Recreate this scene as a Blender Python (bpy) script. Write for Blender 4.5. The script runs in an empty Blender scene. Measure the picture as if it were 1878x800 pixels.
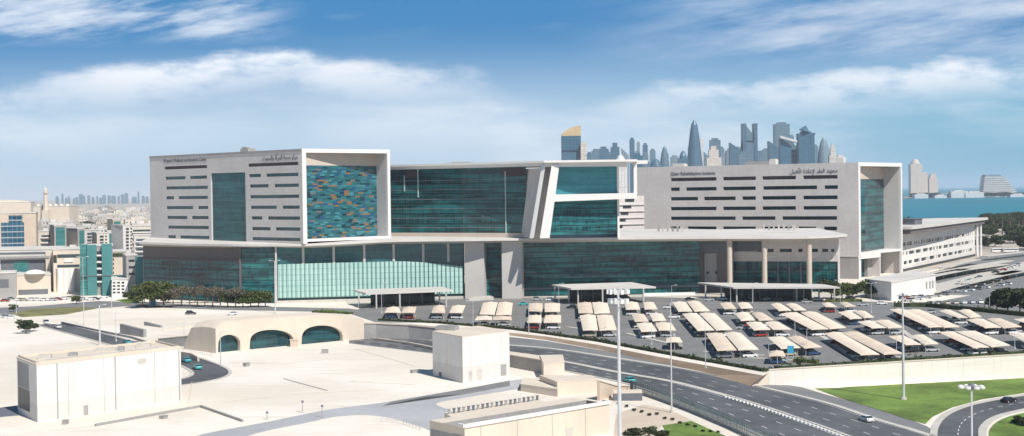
import bpy, bmesh, math, random
from mathutils import Vector, Matrix
rnd = random.Random(7)
S = bpy.context.scene
COL = S.collection
rad = math.radians
# ------------------------------------------------------------------ camera
F = 2727.0; CX, CY = 939.0, 400.0; H = 50.0
pitch = math.atan((400 - 352.5) / F); roll = math.atan(0.0133)
fw = Vector((0, math.cos(pitch), -math.sin(pitch))); up0 = Vector((0, math.sin(pitch), math.cos(pitch))); rt0 = Vector((1, 0, 0))
# horizon climbs towards the right of the picture: the camera is rolled clockwise seen from behind... by `roll`
rt = rt0 * math.cos(roll) - up0 * math.sin(roll); up = up0 * math.cos(roll) + rt0 * math.sin(roll)
CAMP = Vector((0, 0, H))
def ray(px, py): return fw + rt * ((px - CX) / F) - up * ((py - CY) / F)
def G(px, py, z=0.0):
    r = ray(px, py); t = (z - H) / r.z; return CAMP + r * t
def AT(px, py, Y):
    r = ray(px, py); return CAMP + r * (Y / r.y)
def XY(px, Y, py=440): p = AT(px, py, Y); return Vector((p.x, p.y))
def zat(px, py, Y): return AT(px, py, Y).z
def hitwall(px, py, A, B):
    r = ray(px, py); d = Vector((B[0]-A[0], B[1]-A[1])); n = Vector((-d.y, d.x))
    t = (n.x*(A[0]-CAMP.x) + n.y*(A[1]-CAMP.y)) / (n.x*r.x + n.y*r.y)
    P = CAMP + r*t; s = ((P.x-A[0])*d.x + (P.y-A[1])*d.y) / d.length
    return s, P.z
ZK = [(-40, -0.3), (0, -0.8), (45, -1.5), (60, -2.4), (88, -4.8), (160, -6.2)]
def zl(x):
    if x <= ZK[0][0]: return ZK[0][1]
    for (a, b), (c, d) in zip(ZK, ZK[1:]):
        if x <= c: return b + (d-b)*(x-a)/(c-a)
    return ZK[-1][1]
def GL(px, py):
    z = -2.0
    for _ in range(12): P = G(px, py, z); z = zl(P.x)
    return P
cd = bpy.data.cameras.new('camera'); cam = bpy.data.objects.new('camera', cd); COL.objects.link(cam)
M = Matrix((rt, up, -fw)).transposed().to_4x4(); M.translation = CAMP; cam.matrix_world = M
cd.sensor_width = 36; cd.lens = 36 * F / 1878; cd.clip_start = 1; cd.clip_end = 120000
S.camera = cam
# ------------------------------------------------------------------ materials
def newmat(name):
    m = bpy.data.materials.new(name); m.use_nodes = True
    return m, m.node_tree, m.node_tree.nodes['Principled BSDF']
def mixc(nt, fac, a, b, mode='MIX'):
    n = nt.nodes.new('ShaderNodeMix'); n.data_type = 'RGBA'; n.blend_type = mode
    for k, v in ((0, fac), (6, a), (7, b)):
        if isinstance(v, (int, float)): n.inputs[k].default_value = v
        elif isinstance(v, tuple): n.inputs[k].default_value = (*v, 1)
        else: nt.links.new(v, n.inputs[k])
    return n.outputs[2]
def mth(nt, op, a, b=None, c=None, clamp=False):
    n = nt.nodes.new('ShaderNodeMath'); n.operation = op; n.use_clamp = clamp
    for k, v in enumerate((a, b, c)):
        if v is None: continue
        if isinstance(v, (int, float)): n.inputs[k].default_value = v
        else: nt.links.new(v, n.inputs[k])
    return n.outputs[0]
def noise(nt, scale, coord=None, detail=4, rough=.55):
    n = nt.nodes.new('ShaderNodeTexNoise'); n.inputs['Scale'].default_value = scale
    n.inputs['Detail'].default_value = detail; n.inputs['Roughness'].default_value = rough
    if coord is not None: nt.links.new(coord, n.inputs['Vector'])
    return n.outputs['Fac']
def smooth(nt, v, lo, hi):
    n = nt.nodes.new('ShaderNodeMapRange'); n.interpolation_type = 'SMOOTHSTEP'
    n.inputs[1].default_value = lo; n.inputs[2].default_value = hi
    if isinstance(v, (int, float)): n.inputs[0].default_value = v
    else: nt.links.new(v, n.inputs[0])
    return n.outputs[0]
def worldpos(nt): return nt.nodes.new('ShaderNodeNewGeometry').outputs['Position']
def plain(name, c, rough=.8, var=.12, scale=.15, metal=0, bump=0, spec=.3, streak=0):
    m, nt, b = newmat(name); P = worldpos(nt)
    n1 = noise(nt, scale, P); n2 = noise(nt, scale*9, P)
    f = mth(nt, 'ADD', mth(nt, 'MULTIPLY', n1, .65), mth(nt, 'MULTIPLY', n2, .35))
    f = smooth(nt, f, .3, .7)
    lo = tuple(x*(1-var) for x in c); hi = tuple(min(1, x*(1+var)) for x in c)
    col = mixc(nt, f, lo, hi)
    if streak:
        mp = nt.nodes.new('ShaderNodeMapping'); mp.inputs['Scale'].default_value = (1, 1, .06)
        nt.links.new(P, mp.inputs['Vector']); s = noise(nt, 1.2, mp.outputs[0], 3)
        col = mixc(nt, mth(nt, 'MULTIPLY', smooth(nt, s, .5, .75), streak), col, tuple(x*.55 for x in c))
    nt.links.new(col, b.inputs['Base Color']); b.inputs['Roughness'].default_value = rough
    b.inputs['Metallic'].default_value = metal; b.inputs['Specular IOR Level'].default_value = spec
    if bump:
        bp = nt.nodes.new('ShaderNodeBump'); bp.inputs['Strength'].default_value = .4; bp.inputs['Distance'].default_value = bump
        nt.links.new(n2, bp.inputs['Height']); nt.links.new(bp.outputs[0], b.inputs['Normal'])
    return m
def uvgrid(nt, w, h, off=0.0):
    uv = nt.nodes.new('ShaderNodeUVMap').outputs[0]
    sp = nt.nodes.new('ShaderNodeSeparateXYZ'); nt.links.new(uv, sp.inputs[0])
    v = mth(nt, 'DIVIDE', sp.outputs[1], h); vf = mth(nt, 'FLOOR', v)
    u = mth(nt, 'DIVIDE', sp.outputs[0], w)
    if off: u = mth(nt, 'ADD', u, mth(nt, 'MULTIPLY', mth(nt, 'SINE', mth(nt, 'MULTIPLY', vf, 91.7)), off))
    uf = mth(nt, 'FLOOR', u)
    cb = nt.nodes.new('ShaderNodeCombineXYZ'); nt.links.new(uf, cb.inputs[0]); nt.links.new(vf, cb.inputs[1])
    wn = nt.nodes.new('ShaderNodeTexWhiteNoise'); wn.noise_dimensions = '2D'; nt.links.new(cb.outputs[0], wn.inputs['Vector'])
    return sp, mth(nt, 'SUBTRACT', u, uf), mth(nt, 'SUBTRACT', v, vf), wn.outputs['Value'], wn
def curtain(name, dark, light, w=1.5, h=4.2, mull=(.12, .2, .22), mw=.05, mh=.05, rough=.06, spec=.42, rnge=(.25, .8), band=0., spandrel=None, hm=True):
    """glazing: every pane its own tone, broad drift and streaks painting reflections into the colour, mullion lines, optional spandrel band"""
    m, nt, b = newmat(name)
    sp, fu, fv, r, wn = uvgrid(nt, w, h)
    mp = nt.nodes.new('ShaderNodeMapping'); mp.inputs['Scale'].default_value = (.05, .22, 1)
    nt.links.new(nt.nodes.new('ShaderNodeUVMap').outputs[0], mp.inputs['Vector'])
    big = noise(nt, 1.0, mp.outputs[0], 4)
    m2 = nt.nodes.new('ShaderNodeMapping'); m2.inputs['Scale'].default_value = (.035, .85, 1); nt.links.new(nt.nodes.new('ShaderNodeUVMap').outputs[0], m2.inputs['Vector'])
    hz_ = noise(nt, 1.0, m2.outputs[0], 4)
    f = mth(nt, 'ADD', mth(nt, 'ADD', mth(nt, 'MULTIPLY', r, .07), mth(nt, 'MULTIPLY', big, .5)), mth(nt, 'MULTIPLY', hz_, .5))  # on glass, these noise patches imitate reflections in the base colour
    mid = (rnge[0]+rnge[1])/2+.01; f = smooth(nt, f, mid-.13, mid+.13)
    col = mixc(nt, f, dark, light)
    if band: # floor plates and blinds behind the glass
        g = mth(nt, 'LESS_THAN', fv, band); col = mixc(nt, mth(nt, 'MULTIPLY', g, .75), col, spandrel or tuple(x*.4 for x in dark))
    ln = mth(nt, 'LESS_THAN', fu, mw)
    if hm: ln = mth(nt, 'MAXIMUM', ln, mth(nt, 'LESS_THAN', fv, mh))
    col = mixc(nt, ln, col, mull)
    nt.links.new(col, b.inputs['Base Color'])
    nt.links.new(mixc(nt, ln, (rough,)*3, (.5,)*3), b.inputs['Roughness'])
    b.inputs['Specular IOR Level'].default_value = spec
    # slightly uneven panes
    nm = nt.nodes.new('ShaderNodeBump'); nm.inputs['Strength'].default_value = .15; nm.inputs['Distance'].default_value = .03
    nt.links.new(mth(nt, 'ADD', mth(nt, 'MULTIPLY', mth(nt, 'MULTIPLY', fu, r), 1.0), big), nm.inputs['Height']); nt.links.new(nm.outputs[0], b.inputs['Normal'])
    return m
MT = {}
def sandmat():
    m, nt, b = newmat('sand'); P = worldpos(nt)
    n1 = smooth(nt, noise(nt, .012, P, 6, .6), .38, .62); n2 = noise(nt, .35, P, 6, .65)
    mp = nt.nodes.new('ShaderNodeMapping'); mp.inputs['Scale'].default_value = (.05, .6, 1); mp.inputs['Rotation'].default_value = (0, 0, -.35); nt.links.new(P, mp.inputs[0])
    tr = smooth(nt, noise(nt, 1, mp.outputs[0], 5, .6), .52, .72)
    c = mixc(nt, n1, (.69, .62, .53), (.80, .74, .66)); c = mixc(nt, mth(nt, 'MULTIPLY', tr, .42), c, (.52, .45, .37)); c = mixc(nt, mth(nt, 'MULTIPLY', smooth(nt, n2, .5, .75), .3), c, (.55, .48, .40))
    nt.links.new(c, b.inputs['Base Color']); b.inputs['Roughness'].default_value = .92; b.inputs['Specular IOR Level'].default_value = .15
    bp = nt.nodes.new('ShaderNodeBump'); bp.inputs['Strength'].default_value = .5; bp.inputs['Distance'].default_value = .12; nt.links.new(n2, bp.inputs['Height']); nt.links.new(bp.outputs[0], b.inputs['Normal'])
    return m
MT['sand'] = sandmat()
MT['paving'] = plain('paving', (.76, .71, .64), .85, .07, .03)
MT['town_ground'] = plain('town_ground', (.42, .37, .31), .9, .35, .01)
MT['park_soil'] = plain('park_soil', (.30, .24, .17), .9, .2, .03)
MT['brown_slope'] = plain('brown_slope', (.37, .27, .19), .9, .15, .08, bump=.05)
MT['asphalt'] = plain('asphalt', (.105, .106, .112), .8, .32, .035)
MT['asphalt_pale'] = plain('asphalt_pale', (.20, .20, .20), .8, .15, .05)
MT['service'] = plain('service', (.40, .40, .41), .8, .12, .04)
MT['carpark'] = plain('carpark', (.205, .20, .195), .8, .15, .05)
MT['kerb'] = plain('kerb', (.52, .49, .44), .8, .1, .3)
MT['line'] = plain('line', (.75, .75, .73), .7, .1, .3)
MT['blackp'] = plain('blackp', (.05, .05, .05), .7, .1, .3)
MT['grass'] = plain('grass', (.13, .20, .04), .9, .45, .07, bump=.08)
MT['frame'] = plain('frame', (.74, .72, .69), .5, .03, .1)
MT['warmstone'] = plain('warmstone', (.55, .47, .39), .8, .06, .1)
MT['roofwhite'] = plain('roofwhite', (.60, .57, .53), .7, .08, .05)
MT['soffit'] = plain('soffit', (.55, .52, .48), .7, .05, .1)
MT['mauve'] = plain('mauve', (.16, .135, .13), .7, .1, .1)
MT['pier'] = plain('pier', (.52, .49, .46), .7, .05, .1, streak=.1)
MT['darkvoid'] = plain('darkvoid', (.03, .035, .04), .4, .2, .2)
MT['purple'] = plain('purple', (.06, .045, .05), .6, .1, .2)
MT['fabric'] = plain('fabric', (.78, .65, .52), .85, .06, .4)
MT['steel'] = plain('steel', (.62, .62, .63), .45, .08, .5, metal=.3)
MT['white'] = plain('white', (.75, .73, .70), .6, .04, .15, streak=.06)
MT['cream'] = plain('cream', (.66, .57, .47), .8, .06, .1, streak=.12)
MT['greyconc'] = plain('greyconc', (.33, .32, .31), .8, .12, .1, streak=.2)
MT['slate'] = plain('slate', (.14, .15, .17), .7, .15, .1)
MT['beige'] = plain('beige', (.58, .48, .38), .8, .07, .1, streak=.1)
MT['tealpanel'] = plain('tealpanel', (.07, .22, .22), .4, .12, .1)
MT['bark'] = plain('bark', (.16, .12, .09), .9, .2, 1)
MT['text'] = plain('text', (.14, .14, .15), .5, .02, 1)
MT['sign_blue'] = plain('sign_blue', (.05, .32, .48), .4, .05, 1)
def stonemat(name, c, w=3.2, h=1.25, rr_=.16):
    m = plain(name, c, .75, .07, .06, streak=.16); nt = m.node_tree; b = nt.nodes['Principled BSDF']
    sp, fu, fv, r, wn = uvgrid(nt, w, h, .3); src = b.inputs['Base Color'].links[0].from_socket
    c1 = mixc(nt, mth(nt, 'MULTIPLY', r, rr_), src, tuple(x*.72 for x in c))
    ln = mth(nt, 'MAXIMUM', mth(nt, 'LESS_THAN', fu, .04), mth(nt, 'LESS_THAN', fv, .09))
    nt.links.new(mixc(nt, mth(nt, 'MULTIPLY', ln, .3), c1, tuple(x*.6 for x in c)), b.inputs['Base Color']); return m
MT['dry_verge'] = plain('dry_verge', (.19, .18, .075), .9, .5, .12)
MT['stone'] = stonemat('stone', (.62, .58, .555))
MT['panelwhite'] = stonemat('panelwhite', (.74, .71, .67), 13, 40, .05)
MT['glass_dark'] = curtain('glass_dark', (.002, .012, .018), (.016, .15, .155), 1.5, 4.9, mull=(.02, .09, .1), mw=.07, mh=.06, band=.22, rnge=(.3, .75))
MT['glass_hall'] = curtain('glass_hall', (.002, .015, .023), (.028, .20, .20), 1.5, 2.6, mull=(.015, .07, .075), mw=.1, mh=.08, band=.2, rnge=(.32, .72))
MT['glass_teal'] = curtain('glass_teal', (.008, .06, .07), (.025, .13, .14), 1.5, 2.5, mull=(.015, .08, .09), mw=.06, mh=.04, rnge=(.3, .75))
MT['glass_bright'] = curtain('glass_bright', (.03, .17, .21), (.06, .25, .29), 1.5, 1.3, mull=(.05, .22, .26), mw=.05, mh=.06, rnge=(.3, .7))
MT['screen'] = curtain('screen', (.36, .56, .50), (.44, .63, .57), 2.05, 2.6, mull=(.09, .20, .20), mw=.1, mh=.04, rough=.35, spec=.3, rnge=(.2, .8))
MT['glass_win'] = curtain('glass_win', (.01, .05, .06), (.05, .14, .15), 2.1, 50, mull=(.02, .05, .06), mw=.06, rough=.08, hm=False)
MT['glass_winblack'] = curtain('glass_winblack', (.006, .014, .02), (.02, .05, .06), 2.1, 50, mull=(.01, .02, .03), mw=.06, rough=.08, hm=False)
MT['glass_blue'] = curtain('glass_blue', (.02, .08, .13), (.05, .17, .24), 2, 4, mull=(.3, .32, .33), mw=.05, mh=.2, rnge=(.2, .8))
def mosaic():
    m, nt, b = newmat('mosaic_glass')
    sp, fu, fv, r, wn = uvgrid(nt, 3.1, .85, 3.0)
    cr = nt.nodes.new('ShaderNodeValToRGB'); cr.color_ramp.interpolation = 'CONSTANT'
    st = [(0, (.02, .10, .12)), (.28, (.035, .16, .19)), (.46, (.008, .04, .055)), (.58, (.06, .22, .25)), (.66, (.02, .08, .17)), (.74, (.03, .13, .14)), (.88, (.22, .13, .065)), (.95, (.17, .14, .12))]
    el = cr.color_ramp.elements
    el[0].position = 0; el[0].color = (*st[0][1], 1); el[1].position = st[1][0]; el[1].color = (*st[1][1], 1)
    for p, c in st[2:]: e = el.new(p); e.color = (*c, 1)
    nt.links.new(r, cr.inputs[0])
    ln = mth(nt, 'LESS_THAN', fv, .12)
    col = mixc(nt, mth(nt, 'MULTIPLY', ln, .6), cr.outputs[0], (.02, .08, .1))
    nt.links.new(col, b.inputs['Base Color']); b.inputs['Roughness'].default_value = .15
    return m
MT['mosaic'] = mosaic()
def foliage(name, c):
    m, nt, b = newmat(name); P = worldpos(nt)
    f = smooth(nt, noise(nt, .9, P, 3), .35, .65)
    col = mixc(nt, f, tuple(x*.55 for x in c), tuple(x*1.35 for x in c))
    nt.links.new(col, b.inputs['Base Color']); b.inputs['Roughness'].default_value = .8; b.inputs['Specular IOR Level'].default_value = .1
    return m
MT['leaf'] = foliage('leaf', (.085, .105, .03)); MT['leaf_dark'] = foliage('leaf_dark', (.05, .065, .03)); MT['leaf_dry'] = foliage('leaf_dry', (.15, .135, .10))
def seamat():
    m, nt, b = newmat('sea_water'); P = worldpos(nt)
    mp = nt.nodes.new('ShaderNodeMapping'); mp.inputs['Scale'].default_value = (.0006, .00025, 1); nt.links.new(P, mp.inputs[0])
    f = smooth(nt, noise(nt, 1, mp.outputs[0], 5), .35, .65)
    nt.links.new(mixc(nt, f, (.015, .15, .22), (.02, .19, .26)), b.inputs['Base Color'])
    b.inputs['Roughness'].default_value = .75; b.inputs['Specular IOR Level'].default_value = .1
    return m
MT['sea'] = seamat()
# ------------------------------------------------------------------ mesh builder
class MB:
    def __init__(s): s.v = []; s.f = []; s.m = []
    def face(s, pts, mi=0):
        n = len(s.v); s.v += [Vector(p) for p in pts]; s.f.append(tuple(range(n, n+len(pts)))); s.m.append(mi); return s
    def prism(s, poly, z0, z1, mi=0, top=None, bottom=True):
        """poly ccw list of xy ; z values may be lists"""
        n = len(poly); a = sum(poly[i][0]*poly[(i+1) % n][1]-poly[(i+1) % n][0]*poly[i][1] for i in range(n))
        Z0 = z0 if isinstance(z0, (list, tuple)) else [z0]*n; Z1 = z1 if isinstance(z1, (list, tuple)) else [z1]*n
        pts = [(p[0], p[1], b, t) for p, b, t in zip(poly, Z0, Z1)]
        if a < 0: pts = pts[::-1]
        for i in range(n):
            p, q = pts[i], pts[(i+1) % n]
            s.face([(p[0], p[1], p[2]), (q[0], q[1], q[2]), (q[0], q[1], q[3]), (p[0], p[1], p[3])], mi)
        s.face([(p[0], p[1], p[3]) for p in pts], mi if top is None else top)
        if bottom: s.face([(p[0], p[1], p[2]) for p in pts[::-1]], mi)
        return s
    def box(s, c, d, mi=0, rz=0, z0=None):
        """c centre xy(z base), d full sizes"""
        cx, cy, cz = c; a, b = d[0]/2, d[1]/2; co, si = math.cos(rz), math.sin(rz)
        poly = [(cx+x*co-y*si, cy+x*si+y*co) for x, y in ((-a, -b), (a, -b), (a, b), (-a, b))]
        return s.prism(poly, cz, cz+d[2], mi)
    def bar(s, p, q, w, h=None, mi=0):
        p = Vector(p); q = Vector(q); d = (q-p).normalized(); h = h or w
        u = d.cross(Vector((0, 0, 1)));
        if u.length < 1e-3: u = Vector((1, 0, 0))
        u = u.normalized()*w/2; v = u.cross(d).normalized()*h/2
        a = [p-u-v, p+u-v, p+u+v, p-u+v]; b = [x+(q-p) for x in a]
        for i in range(4): j = (i+1) % 4; s.face([a[i], a[j], b[j], b[i]], mi)
        s.face(a[::-1], mi); s.face(b, mi); return s
    def cone(s, p, q, r0, r1, n=8, mi=0):
        p = Vector(p); q = Vector(q); d = (q-p).normalized(); u = d.orthogonal().normalized(); w = d.cross(u)
        A = [p+(u*math.cos(t)+w*math.sin(t))*r0 for t in [2*math.pi*i/n for i in range(n)]]
        B = [q+(u*math.cos(t)+w*math.sin(t))*r1 for t in [2*math.pi*i/n for i in range(n)]]
        for i in range(n): j = (i+1) % n; s.face([A[i], A[j], B[j], B[i]], mi)
        s.face(A[::-1], mi); s.face(B, mi); return s
    def lathe(s, c, prof, n=16, sx=1, sy=1, mi=0):
        rings = [[Vector((c[0]+r*math.cos(2*math.pi*i/n)*sx, c[1]+r*math.sin(2*math.pi*i/n)*sy, c[2]+z)) for i in range(n)] for r, z in prof]
        for A, B in zip(rings, rings[1:]):
            for i in range(n): j = (i+1) % n; s.face([A[i], A[j], B[j], B[i]], mi)
        s.face(rings[-1], mi); return s
    def build(s, name, mats, parent=None, origin=None, smooth_=False):
        if not isinstance(mats, (list, tuple)): mats = [mats]
        o0 = Vector(origin) if origin is not None else (Vector(parent['_o']) if parent is not None and '_o' in parent else Vector((0, 0, 0)))
        me = bpy.data.meshes.new(name); me.from_pydata([tuple(v-o0) for v in s.v], [], s.f)
        for m in mats: me.materials.append(MT[m] if isinstance(m, str) else m)
        for p, mi in zip(me.polygons, s.m): p.material_index = mi
        uv = me.uv_layers.new(name='UVMap')
        for p in me.polygons:
            n = p.normal
            if abs(n.z) > .8: t = Vector((1, 0, 0)); flat = True
            else: t = Vector((0, 0, 1)).cross(n).normalized(); flat = False
            for li in p.loop_indices:
                c = me.vertices[me.loops[li].vertex_index].co + o0
                uv.data[li].uv = (c.dot(t), c.y if flat else c.z)
        bm = bmesh.new(); bm.from_mesh(me); bmesh.ops.remove_doubles(bm, verts=bm.verts, dist=.0005); bm.to_mesh(me); bm.free()
        o = bpy.data.objects.new(name, me); COL.objects.link(o); o['_o'] = tuple(o0)
        if parent is not None: o.parent = parent
        else: o.location = o0
        return o
def tag(o, label=None, cat=None, group=None, kind=None):
    if label: o['label'] = label
    if cat: o['category'] = cat
    if group: o['group'] = group
    if kind: o['kind'] = kind
    return o
def thing(name, label, cat, loc=(0, 0, 0), group=None, rz=0):
    o = bpy.data.objects.new(name, None); COL.objects.link(o); o.location = loc; o.rotation_euler = (0, 0, rz)
    o['_o'] = tuple(loc); o.empty_display_size = .5
    return tag(o, label, cat, group)
def copy_tree(src, loc, rz, label=None, group=None, scale=None, mats=None):
    r = src.copy(); COL.objects.link(r); r.location = loc; r.rotation_euler = (0, 0, rz)
    if scale: r.scale = (scale,)*3 if isinstance(scale, (int, float)) else scale
    if label: r['label'] = label
    if group: r['group'] = group
    for ch in list(src.children):
        c = ch.copy(); COL.objects.link(c); c.parent = r
        for g in ch.children: d = g.copy(); COL.objects.link(d); d.parent = c
    return r
def spline(pts, n=6):
    out = []
    for i in range(len(pts)-1):
        p0 = pts[max(i-1, 0)]; p1 = pts[i]; p2 = pts[i+1]; p3 = pts[min(i+2, len(pts)-1)]
        for k in range(n):
            t = k/n
            out.append(tuple(.5*((2*b)+(-a+c)*t+(2*a-5*b+4*c-d)*t*t+(-a+3*b-3*c+d)*t**3) for a, b, c, d in zip(p0, p1, p2, p3)))
    out.append(pts[-1]); return out
def sheet(name, pts, mat, low=True, dz=.0, z=0., kind='structure', thick=0, label=None, cat=None):
    """pts: pixels -> polygon lying on the ground"""
    W = [GL(*p) if low else G(p[0], p[1], z) for p in pts]
    return sheetw(name, [(w.x, w.y) for w in W], mat, low, dz, z, kind, thick, label, cat)
def sheetw(name, W, mat, low=True, dz=0., z=0., kind='structure', thick=0, label=None, cat=None):
    bm = bmesh.new(); f = bm.faces.new([bm.verts.new((x, y, 0)) for x, y in W])
    bmesh.ops.triangulate(bm, faces=[f])
    if low:
        for k, _ in ZK:
            bmesh.ops.bisect_plane(bm, geom=bm.verts[:]+bm.edges[:]+bm.faces[:], plane_co=(k, 0, 0), plane_no=(1, 0, 0))
    for v in bm.verts: v.co.z = (zl(v.co.x) if low else z) + dz + thick
    bmesh.ops.recalc_face_normals(bm, faces=bm.faces[:])
    if sum(f.normal.z for f in bm.faces) < 0: bmesh.ops.reverse_faces(bm, faces=bm.faces[:])
    if thick:
        be = [e for e in bm.edges if len(e.link_faces) == 1]
        r = bmesh.ops.extrude_edge_only(bm, edges=be)
        for v in r['geom']:
            if isinstance(v, bmesh.types.BMVert): v.co.z -= thick
    me = bpy.data.meshes.new(name); bm.to_mesh(me); bm.free(); me.materials.append(MT[mat])
    o = bpy.data.objects.new(name, me); COL.objects.link(o); return tag(o, label, cat, kind=kind)
def band(pts, w):
    """world-space strip polygon of width w along px polyline on lower ground"""
    W = [GL(*p) for p in pts]; return bandw([(p.x, p.y) for p in W], w)
def bandw(W, w):
    L = []; R = []
    for i, p in enumerate(W):
        a = Vector(W[max(i-1, 0)]); b = Vector(W[min(i+1, len(W)-1)]); d = (b-a).normalized(); n = Vector((-d.y, d.x))*w/2
        L.append((p[0]+n.x, p[1]+n.y)); R.append((p[0]-n.x, p[1]-n.y))
    return L + R[::-1]
def wall_open(A, B, z0, z1, ops, depth=.5, flip=False):
    """wall quad A->B (seen from its right-hand side) with real openings; returns (wall MB, [pane MB])"""
    A = Vector(A[:2]); B = Vector(B[:2]); d = (B-A); Ln = d.length; d /= Ln; n = Vector((d.y, -d.x))  # outward
    if flip: n = -n
    def P(s, z, k=0): q = A + d*s - n*k; return (q.x, q.y, z)
    ss = sorted({0, Ln, *[o[0] for o in ops], *[o[1] for o in ops]}); zs = sorted({z0, z1, *[o[2] for o in ops], *[o[3] for o in ops]})
    w = MB()
    for j in range(len(zs)-1):
        zc = (zs[j]+zs[j+1])/2; run = None
        for i in range(len(ss)-1):
            sc = (ss[i]+ss[i+1])/2; hole = any(o[0] < sc < o[1] and o[2] < zc < o[3] for o in ops)
            if not hole:
                if run is None: run = ss[i]
            if (hole or i == len(ss)-2) and run is not None:
                e = ss[i] if hole else ss[i+1]
                w.face([P(run, zs[j]), P(e, zs[j]), P(e, zs[j+1]), P(run, zs[j+1])]); run = None
    panes = []
    for a, b, c, e in [o[:4] for o in ops]:
        w.face([P(a, c), P(a, c, depth), P(a, e, depth), P(a, e)]); w.face([P(b, c, depth), P(b, c), P(b, e), P(b, e, depth)])
        w.face([P(a, c), P(b, c), P(b, c, depth), P(a, c, depth)]); w.face([P(a, e, depth), P(b, e, depth), P(b, e), P(a, e)])
        panes.append(MB().face([P(a, c, depth-.02), P(b, c, depth-.02), P(b, e, depth-.02), P(a, e, depth-.02)]))
    return w, panes
def along(A, B, s, k=0):
    A = Vector(A[:2]); d = Vector(B[:2])-A; d.normalize(); n = Vector((d.y, -d.x)); return A + d*s + n*k
def pq(A, B, s0, s1, z0, z1, k=0):
    p = along(A, B, s0, k); q = along(A, B, s1, k)
    return [(p.x, p.y, z0), (q.x, q.y, z0), (q.x, q.y, z1), (p.x, p.y, z1)]
def slab(A, B, s0, s1, z0, z1, k0, k1):
    """box on wall A->B between s0..s1, offsets k0..k1 outward"""
    m = MB(); P = [along(A, B, s0, k0), along(A, B, s1, k0), along(A, B, s1, k1), along(A, B, s0, k1)]
    m.prism([(p.x, p.y) for p in P], z0, z1); return m
def lettering(txt, A, B, s, z, size, parent, k=.12, name='lettering', width=None):
    c = bpy.data.curves.new('lettering', 'FONT'); c.body = txt; c.size = size; c.extrude = .06; c.resolution_u = 2
    o = bpy.data.objects.new('tmp', c); COL.objects.link(o); bpy.context.view_layer.update()
    dg = bpy.context.evaluated_depsgraph_get(); me = bpy.data.meshes.new_from_object(o.evaluated_get(dg)); bpy.data.objects.remove(o)
    xs = [v.co.x for v in me.vertices] or [0, 1]; fac = (width/(max(xs)-min(xs))) if width else 1; x0 = min(xs)
    d = (Vector(B[:2])-Vector(A[:2])).normalized(); n = Vector((d.y, -d.x)); p = along(A, B, s, k); o0 = Vector(parent['_o'])
    for v in me.vertices:
        x, y, zz = v.co; x = (x-x0)*fac; q = Vector((p.x, p.y)) + d*x + n*zz; v.co = Vector((q.x, q.y, z+y)) - o0
    me.materials.clear(); me.materials.append(MT['text'])
    r = bpy.data.objects.new(name, me); COL.objects.link(r); r.parent = parent; return r
# ------------------------------------------------------------------ terrain
U = [(-700, 612), (0, 594), (200, 590), (400, 588), (520, 586), (650, 590), (720, 594), (800, 598), (935, 610), (1000, 617), (1100, 633), (1200, 653), (1300, 671), (1400, 689)]
Uw = [G(px, py) for px, py in U]
Wt = [G(1410, 684), G(1650, 669), G(1878, 655), G(2300, 628)]
Lw = []
for i, p in enumerate(Uw):
    w = 3.0; Lw.append(Vector((p.x - w*.0, p.y - w, zl(p.x))))
edge = Uw + Wt; low = Lw + [Vector((p.x, p.y-.0, zl(p.x))) for p in Wt]
low[-5] = Vector((Wt[0].x-6, Wt[0].y-6, zl(Wt[0].x-6)))
# one ground sheet: upper level to the horizon, bank, lower level
FAR = 60000
def addk(E):  # insert break points at the folds
    return E
gm = MB()
allE = [Vector((-FAR, edge[0].y, 0))] + edge + [Vector((FAR, edge[-1].y, 0))]
allL = [Vector((-FAR, low[0].y, zl(-FAR)))] + low + [Vector((FAR, low[-1].y, zl(FAR)))]
for a, b in zip(allE, allE[1:]):
    ya = FAR
    gm.face([a, b, Vector((b.x, 900, 0)), Vector((a.x, 900, 0))], 0)
    gm.face([Vector((a.x, 900, 0)), Vector((b.x, 900, 0)), Vector((b.x, ya, 0)), Vector((a.x, ya, 0))], 1)
for a, b, c, d in zip(allE, allE[1:], allL, allL[1:]):
    gm.face([c, d, b, a], 2 if a.x > -55 else 0)
bmm = bmesh.new()
for a, b in zip(allL, allL[1:]):
    vs = [bmm.verts.new((p.x, p.y, 0)) for p in (Vector((a.x, -400, 0)), Vector((b.x, -400, 0)), b, a)]
    bmm.faces.new(vs)
for k, _ in ZK: bmesh.ops.bisect_plane(bmm, geom=bmm.verts[:]+bmm.edges[:]+bmm.faces[:], plane_co=(k, 0, 0), plane_no=(1, 0, 0))
for f in bmm.faces: gm.face([Vector((v.co.x, v.co.y, zl(v.co.x))) for v in f.verts], 0)
bmm.free()
go = gm.build('ground', ['sand', 'town_ground', 'brown_slope']); tag(go, kind='structure')
# ------------------------------------------------------------------ upper-level surfaces
sheet('forecourt_paving', [(640, 560), (1000, 545), (1580, 545), (1640, 560), (1570, 532), (1250, 520), (900, 530), (620, 540)], 'kerb', False, .004)
cp = [(690, 592), (640, 575), (690, 552), (900, 546), (1200, 545), (1560, 552), (1700, 557), (1990, 566), (2150, 633), (1878, 652), (1650, 666), (1412, 681), (1400, 683), (1300, 665), (1200, 647), (1100, 628), (1000, 612), (935, 605), (800, 592)]
sheet('car_park', cp, 'carpark', False, .008)
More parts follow.
